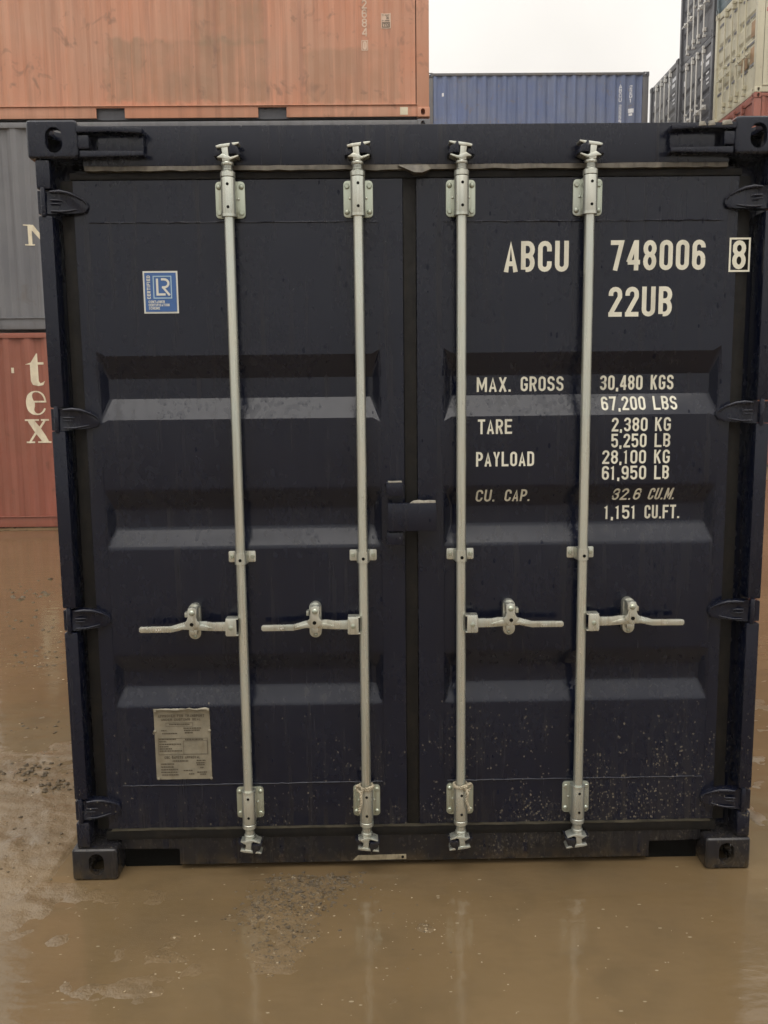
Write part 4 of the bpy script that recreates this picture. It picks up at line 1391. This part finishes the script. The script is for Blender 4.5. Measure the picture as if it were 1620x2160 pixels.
def make_box(label, mat, x, y, z, H=2.591, doors_end=False, rail=None, group=None, bar='whitebar', pockets=False, hidden=False):
    """20 ft container lying along X; (x, y) centre, z underside; doors at the -X end"""
    t = thing('shipping_container', label, 'container', (x, y, z), group)
    mt = M[mat]
    rl = M[rail] if rail else mt
    hl, hw = LEN / 2, WID / 2
    if not hidden:
        for sx in (-1, 1):
            for sy in (-1, 1):
                link('corner_casting', casting(sx, sy, 1), rl, t, (sx * hl, sy * hw, H))
                link('corner_casting', casting(sx, sy, -1), rl, t, (sx * hl, sy * hw, 0))
                link('corner_post', cached(('post', H), lambda: post_mesh(H)), rl, t, (sx * (hl - 0.088), sy * (hw - 0.075), 0))
    for sy in (-1, 1):
        sw = cached(('side', H), lambda: corrugated(5.70, 0.158, H - 0.075).mesh('side_wall', 0, 2, 0))
        link('side_wall', sw, mt, t, (0, sy * (hw - 0.018), 0), 0 if sy < 0 else R(180))
        tr = cached(('top', H), lambda: MB().box(-hl + 0.162, hl - 0.162, -0.012, 0.06, H - 0.078, H - 0.012).mesh('top_rail', 0.005))
        link('top_rail', tr, rl, t, (0, sy * (hw - 0.018), 0), 0 if sy < 0 else R(180))

        def brail():
            a = hl - 0.162
            pz0, pz1 = 0.020, 0.135
            poly = [(-a, 0.012), (-1.205, 0.012), (-1.205, pz1), (-0.845, pz1), (-0.845, 0.012), (0.845, 0.012), (0.845, pz1), (1.205, pz1), (1.205, 0.012), (a, 0.012), (a, 0.148), (-a, 0.148)]
            return MB().prism(poly, 0.004, 0.03).box(-a, a, -0.016, 0.03, 0.1485, 0.158).mesh('bottom_rail', 0.003)
        br = cached(('bot', H), brail)
        link('bottom_rail', br, rl, t, (0, sy * (hw - 0.018), 0), 0 if sy < 0 else R(180))
    link('roof_panel', cached(('roof', H), lambda: MB().box(-hl + 0.1, hl - 0.1, -hw + 0.075, hw - 0.075, H - 0.05, H - 0.008).mesh('roof_panel')), mt, t)
    link('floor_panel', cached('floor', lambda: MB().box(-hl + 0.17, hl - 0.17, -hw + 0.08, hw - 0.08, 0.006, 0.155).mesh('floor_panel')), M['darkc'], t)
    ew = cached(('end', H), lambda: corrugated(2.16, 0.16, H - 0.09, 0.27, 0.04).mesh('end_wall', 0, 2, 0))
    link('end_wall', ew, mt, t, (hl - 0.03, 0, 0), R(90))
    if not doors_end:
        link('end_wall', ew, mt, t, (-hl + 0.03, 0, 0), R(-90))
        return t
    off = H - 2.591
    for sd_ in (0, 1):
        o = link('door', cached(('door', sd_), lambda: end_door_mesh(sd_, 2.591)), mt, t, (-hl, 0, 0), R(-90))
        o.scale = (1, 1, 1 + off / 2.4)
    link('door_header', cached('hdr', lambda: MB().box(-1.057, 1.057, 0.03, 0.12, 2.43, 2.58).mesh('door_header', 0.004)), rl, t, (-hl, 0, off), R(-90))
    link('door_sill', cached('sil', lambda: MB().box(-1.057, 1.057, 0.05, 0.12, 0.02, 0.165).mesh('door_sill', 0.004)), rl, t, (-hl, 0, 0), R(-90))
    if not hidden:
        for bx_ in (-0.583, -0.164, 0.173, 0.592):
            o = link('locking_bar', cached('bar', bar_mesh), M[bar], t, (-hl, -bx_, 0), R(-90))
            o.scale = (1, 1, 1 + off / 2.5)
            sg = -1 if bx_ < 0 else 1
            h = link('handle', cached('hnd', handle_mesh), M[bar], t, (-hl, -bx_, 0.93), R(-90))
            if sg < 0:
                h.scale = (-1, 1, 1)
    return t


def paint_side(t, layers, mat, name='lettering'):
    """flat paint on the -Y side sheet of a box; layers in local x / z"""
    br = []
    me = text_mesh(name, layers, lambda x, z: -WID / 2 + 0.018 + sheet_relief(x) - 0.002)
    bm = bmesh.new()
    bm.from_mesh(me)
    lay_ = bm.verts.layers.int['li']
    n = max(1, int(round(5.70 / 0.278)))
    p = 5.70 / n
    xs_ = [v.co.x for v in bm.verts]
    k0, k1 = int((min(xs_) + 2.85) / p * 4) , int((max(xs_) + 2.85) / p * 4) + 1
    for k in range(k0, k1 + 1):
        bmesh.ops.bisect_plane(bm, geom=bm.verts[:] + bm.edges[:] + bm.faces[:], plane_co=(-2.85 + k * p / 4, 0, 0), plane_no=(1, 0, 0))
    for v in bm.verts:
        v.co.y = -WID / 2 + 0.018 + sheet_relief(v.co.x) - 0.003 - 0.0008 * v[lay_]
    bm.normal_update()
    bm.to_mesh(me)
    bm.free()
    return link(name, me, M[mat], t)


# left stack, long sides facing us (side sheet at y = 8.58)
LX, LY = -2.365, 8.56 + WID / 2
red = make_box('rusty red container at the foot of the left stack with large cream letters tex', 'redrust', LX, LY, 0.015, pockets=True, group='containers in the stack at the left')
gry = make_box('weathered grey container in the middle of the left stack, on the rusty red one', 'greyc', LX, LY, 2.63, group='containers in the stack at the left')
org = make_box('faded orange container with repaired patches on top of the left stack', 'orange', LX, LY, 5.245, group='containers in the stack at the left')


def poly_layer(poly, li=0):
    return (li, poly, [tuple(range(len(poly)))])


def serif_e(x0, z0, w, h):
    """bold serif e as strokes of unequal width"""
    cx, cz = x0 + w / 2, z0 + h / 2
    out = []
    n = 28
    vs = []
    for i in range(n + 1):
        a = R(8 + (332 - 8) * i / n)
        th = 0.10 + 0.30 * max(0, math.cos(a - R(190))) ** 1.2
        ro = (w / 2 * math.cos(a), h / 2 * math.sin(a))
        ri = ((w / 2 - th * w * 1.1) * math.cos(a), (h / 2 - th * h * 0.55) * math.sin(a))
        vs += [(cx + ro[0], cz + ro[1]), (cx + ri[0], cz + ri[1])]
    out.append((0, vs, [(2 * i, 2 * i + 1, 2 * i + 3, 2 * i + 2) for i in range(n)]))
    out.append(poly_layer([(cx - w * 0.30, cz + h * 0.02), (cx + w * 0.50, cz + h * 0.02), (cx + w * 0.50, cz + h * 0.09), (cx - w * 0.30, cz + h * 0.09)], 1))
    return out


lx = lambda v: v - LX
lay = []
# t
x0, z0, w, h = lx(-4.675), 1.905 - 0.015, 0.25, 0.425
lay += [poly_layer([(x0, z0 + h * 0.66), (x0 + w * 0.30, z0 + h * 0.72), (x0 + w * 0.56, z0 + h), (x0 + w * 0.62, z0 + h), (x0 + w * 0.62, z0 + h * 0.16), (x0 + w * 0.70, z0 + h * 0.08), (x0 + w * 0.98, z0 + h * 0.16),
                    (x0 + w * 0.86, z0 + h * 0.03), (x0 + w * 0.58, z0), (x0 + w * 0.34, z0 + h * 0.04), (x0 + w * 0.26, z0 + h * 0.16), (x0 + w * 0.26, z0 + h * 0.66)], 0),
        poly_layer([(x0 + w * 0.62, z0 + h * 0.66), (x0 + w * 0.95, z0 + h * 0.66), (x0 + w * 0.95, z0 + h * 0.73), (x0 + w * 0.62, z0 + h * 0.73)], 1)]
lay += serif_e(lx(-4.70), 1.523 - 0.015, 0.27, 0.320)
# x
x0, z0, w, h = lx(-4.735), 1.155 - 0.015, 0.34, 0.315
lay += [poly_layer([(x0 + w * 0.12, z0 + h * 0.95), (x0 + w * 0.40, z0 + h * 0.95), (x0 + w * 0.92, z0 + h * 0.05), (x0 + w * 0.62, z0 + h * 0.05)], 0),
        poly_layer([(x0 + w * 0.14, z0 + h * 0.05), (x0 + w * 0.24, z0 + h * 0.05), (x0 + w * 0.82, z0 + h * 0.95), (x0 + w * 0.72, z0 + h * 0.95)], 1),
        poly_layer([(x0, z0 + h * 0.93), (x0 + w * 0.55, z0 + h * 0.93), (x0 + w * 0.55, z0 + h), (x0, z0 + h)], 2), poly_layer([(x0 + w * 0.62, z0 + h * 0.93), (x0 + w * 0.97, z0 + h * 0.93), (x0 + w * 0.97, z0 + h), (x0 + w * 0.62, z0 + h)], 2),
        poly_layer([(x0 + w * 0.02, z0), (x0 + w * 0.38, z0), (x0 + w * 0.38, z0 + h * 0.07), (x0 + w * 0.02, z0 + h * 0.07)], 2), poly_layer([(x0 + w * 0.48, z0), (x0 + w * 1.02, z0), (x0 + w * 1.02, z0 + h * 0.07), (x0 + w * 0.48, z0 + h * 0.07)], 2)]
lay += rect_fill(lx(-4.861), lx(-4.832), 2.062, 2.132)
paint_side(red, lay, 'creamlet')
# serif N on the grey box (only its left stem shows)
x0, z0, w, h = lx(-4.575), 3.705 - 2.63, 0.36, 0.262
lay = [poly_layer([(x0 + w * 0.10, z0), (x0 + w * 0.24, z0), (x0 + w * 0.24, z0 + h * 0.97), (x0 + w * 0.10, z0 + h * 0.97)], 0),
       poly_layer([(x0 + w * 0.06, z0 + h * 0.99), (x0 + w * 0.30, z0 + h * 0.99), (x0 + w * 0.90, z0 + h * 0.02), (x0 + w * 0.74, z0)], 1),
       poly_layer([(x0 + w * 0.78, z0), (x0 + w * 0.90, z0), (x0 + w * 0.90, z0 + h), (x0 + w * 0.78, z0 + h)], 2),
       poly_layer([(x0, z0), (x0 + w * 0.34, z0), (x0 + w * 0.34, z0 + h * 0.06), (x0, z0 + h * 0.06)], 3), poly_layer([(x0 - w * 0.03, z0 + h * 0.94), (x0 + w * 0.2, z0 + h * 0.94), (x0 + w * 0.2, z0 + h), (x0 - w * 0.03, z0 + h)], 3)]
paint_side(gry, lay, 'creamlet')
# vertical number and the boxed mark on the orange box
lay = []
zb = 6.545 - 5.235
for i, c in enumerate('2684'):
    lay += text_flat(c, lx(-0.187), lx(-0.122), zb - i * 0.109, 0.103, 0.15)
lay += text_flat('0', lx(-0.176), lx(-0.130), 6.062 - 5.235, 0.098, 0.20) + rect_ring(lx(-0.195), lx(-0.112), 6.050 - 5.235, 6.172 - 5.235, 0.010)
paint_side(org, lay, 'orlet')
paint_side(org, rect_fill(lx(0.055), lx(0.177), 6.308 - 5.235, 6.487 - 5.235), 'orlet', 'label_panel')
lay = []
zz = -5.235
lay += rect_ring(lx(0.068), lx(0.164), 6.322 + zz, 6.382 + zz, 0.007) + text_flat('70', lx(0.083), lx(0.150), 6.334 + zz, 0.036, 0.17)
lay += rect_fill(lx(0.066), lx(0.092), 6.466 + zz, 6.471 + zz) + rect_fill(lx(0.104), lx(0.160), 6.464 + zz, 6.471 + zz) + rect_fill(lx(0.066), lx(0.090), 6.400 + zz, 6.405 + zz) + rect_fill(lx(0.104), lx(0.160), 6.397 + zz, 6.405 + zz)
lay += text_flat('3', lx(0.122), lx(0.138), 6.418 + zz, 0.034, 0.2) + text_flat('1', lx(0.142), lx(0.154), 6.418 + zz, 0.034, 0.2)
o = paint_side(org, lay, 'print', 'label_print')
o.location.y -= 0.005
# small pale plate on its lower rail
build('rail_mark', MB().box(lx(0.285), lx(0.385), -WID / 2 + 0.018, -WID / 2 + 0.023, 0.03, 0.125), 'creamlet', org, 0.004)

# blue stack at the back, four high
BX, BYC = 1.49 + LEN / 2, 21.6 + WID / 2
for i, nm in enumerate(('at the foot of the back stack, below three other blue ones', 'second from the ground in the blue back stack', 'third from the ground in the blue back stack', None)):
    lab = 'faded blue container on top at the back with white upright marks' if nm is None else 'faded blue container ' + nm
    b = make_box(lab, 'bluec', BX, BYC, 0.02 + i * 2.602, rail='bluerail', group='blue containers stacked at the back', hidden=(i < 3))
z0 = 0.02 + 3 * 2.602
lb_ = lambda v: v - BX
lay = []
for i, c in enumerate('ABCU'):
    lay += text_flat(c, lb_(6.74), lb_(6.815), 10.00 - z0 - i * 0.118, 0.105, 0.17)
for i, c in enumerate('222272'):
    lay += text_flat(c, lb_(6.74), lb_(6.815), 9.48 - z0 - i * 0.107, 0.096, 0.17)
for i, c in enumerate('22G1'):
    lay += text_flat(c, lb_(7.025), lb_(7.10), 9.975 - z0 - i * 0.115, 0.102, 0.17)
lay += rect_fill(lb_(1.90), lb_(1.95), 9.81 - z0, 9.90 - z0)
paint_side(b, lay, 'bllet')
paint_side(b, rect_fill(lb_(7.005), lb_(7.145), 9.36 - z0, 9.47 - z0) + rect_fill(lb_(7.02), lb_(7.11), 9.285 - z0, 9.345 - z0), 'bllet', 'label_panel')

# right-hand row, door ends facing left (x = 8.55)
RX = 8.55 + LEN / 2
HC = 2.896
g = 'containers in the row at the right'


def end_marks(t, H, mat, white=True):
    """small white number blocks and a pinkish sticker on the door end (illegible at this distance)"""
    off = H - 2.591
    m = MB()
    for y0, y1, zz0, zz1 in ((-1.00, -0.68, 2.12, 2.22), (-0.52, -0.32, 2.11, 2.21), (-0.88, -0.66, 1.96, 2.06)):
        m.box(-LEN / 2 + 0.050, -LEN / 2 + 0.0535, y0, y1, zz0 + off, zz1 + off)
    build('number_marks', m, 'bllet', t)
    m = MB()
    for y0, y1, zz0 in ((-0.9, -0.7, 1.75), (-0.5, -0.3, 1.74), (-0.9, -0.72, 1.60), (-0.9, -0.74, 1.5)):
        m.box(-LEN / 2 + 0.050, -LEN / 2 + 0.0535, y0, y1, zz0 + off, zz0 + off + 0.04)
    build('weight_marks', m, 'bllet', t)
    build('certificate_sticker', MB().box(-LEN / 2 + 0.050, -LEN / 2 + 0.0535, 0.76, 0.88, 1.99 + off, 2.13 + off), 'bllet', t)


colA, colB, colC = 18.43, 20.99, 23.50
z = 0.02
make_box('dark red container at the foot of the nearest right-hand column', 'redrust', RX, colA, z, HC, True, group=g, hidden=True); z += HC + .002
make_box('red container second from the ground in the nearest right-hand column', 'redrust', RX, colA, z, HC, True, group=g, hidden=True); z += HC + .002
make_box('red container directly under the cream one at the right edge', 'redrust', RX, colA, z, 2.591, True, group=g, bar='redrust'); z += 2.591 + .002
crm = make_box('cream container with tan squares on its doors at the right edge', 'cream', RX, colA, z, 2.591, True, group=g, bar='cream'); zc_ = z; z += 2.591 + .002
make_box('teal container on top of the cream one at the top right corner', 'teal', RX, colA, z, 2.591, True, group=g)
z = 0.02
make_box('dark navy container at the foot of the middle right-hand column', 'darkc', RX, colB, z, HC, True, group=g, hidden=True); z += HC + .002
for nm in ('second', 'third'):
    make_box('dark navy container %s from the ground in the middle right-hand column' % nm, 'darkc', RX, colB, z, 2.591, True, group=g, hidden=True); z += 2.591 + .002
t4 = make_box('dark navy container left of the cream one, doors with white bars', 'darkc', RX, colB, z, 2.591, True, group=g); end_marks(t4, 2.591, 'darkc'); z += 2.591 + .002
t5 = make_box('topmost dark navy container at the upper right, cut by the picture top', 'darkc', RX, colB, z, 2.591, True, group=g); end_marks(t5, 2.591, 'darkc')
z = 0.02
make_box('dark navy container at the foot of the farthest right-hand column', 'darkc', RX, colC, z, HC, True, group=g, hidden=True); z += HC + .002
make_box('dark navy container second from the ground in the farthest right-hand column', 'darkc', RX, colC, z, HC, True, group=g, hidden=True); z += HC + .002
make_box('dark navy container third from the ground in the farthest right-hand column', 'darkc', RX, colC, z, 2.591, True, group=g, hidden=True); z += 2.591 + .002
t4 = make_box('dark navy container just right of the blue one, farthest of the barred doors', 'darkc', RX, colC, z, 2.591, True, group=g); end_marks(t4, 2.591, 'darkc')

# cream container: tan squares and grey dashes painted as recess shadows on the doors, red mark on the near side
xf = -LEN / 2 + 0.044
for y0, y1, z0, z1 in ((-1.09, -0.80, 1.28, 1.62), (-1.09, -0.80, 0.72, 1.06), (-0.66, -0.34, 0.70, 1.02)):
    build('tan_panel', MB().box(xf, xf + 0.008, y0, y1, z0, z1), 'tan', crm, 0.002)
rv = np.random.RandomState(31)
for y0, y1 in ((-1.10, -0.72), (-0.70, -0.30), (-0.06, 0.20), (0.28, 0.52), (0.78, 1.06)):
    for zz in (0.60, 1.12, 1.68, 2.2):
        if rv.rand() < 0.85:
            dz = rv.rand() * 0.05
            build('recess_shade_dash', MB().box(xf - 0.004, xf + 0.006, y0 + rv.rand() * 0.05, y1 - rv.rand() * 0.06, zz + dz, zz + dz + 0.055), 'greyc', crm, 0.002)
lay = rect_fill(-2.82, -2.52, 1.70, 1.78) + rect_fill(-2.60, -2.52, 1.22, 1.66)
paint_side(crm, lay, 'pink', 'red_mark')

# ------------------------------------------------------------------ thin rainy haze round the whole yard
hb = MB().box(-118, 118, -66, 118, -1.2, 14.8)
hz = link('haze', hb.mesh('haze', 0, 2, 0), None)
hm = bpy.data.materials.new('rain_haze')
hm.use_nodes = True
ht = hm.node_tree
ht.nodes.clear()
pv = ht.nodes.new('ShaderNodeVolumePrincipled')
pv.inputs['Color'].default_value = (0.97, 0.96, 0.94, 1)
pv.inputs['Density'].default_value = 0.0012
pv.inputs['Anisotropy'].default_value = 0.2
ho = ht.nodes.new('ShaderNodeOutputMaterial')
ht.links.new(pv.outputs[0], ho.inputs['Volume'])
hm.cycles.homogeneous_volume = True
pv.inputs['Density Attribute'].default_value = ''
hz.data.materials.append(hm)
tag(hz, 'thin pale rain haze filling the yard', 'haze', None, 'stuff')
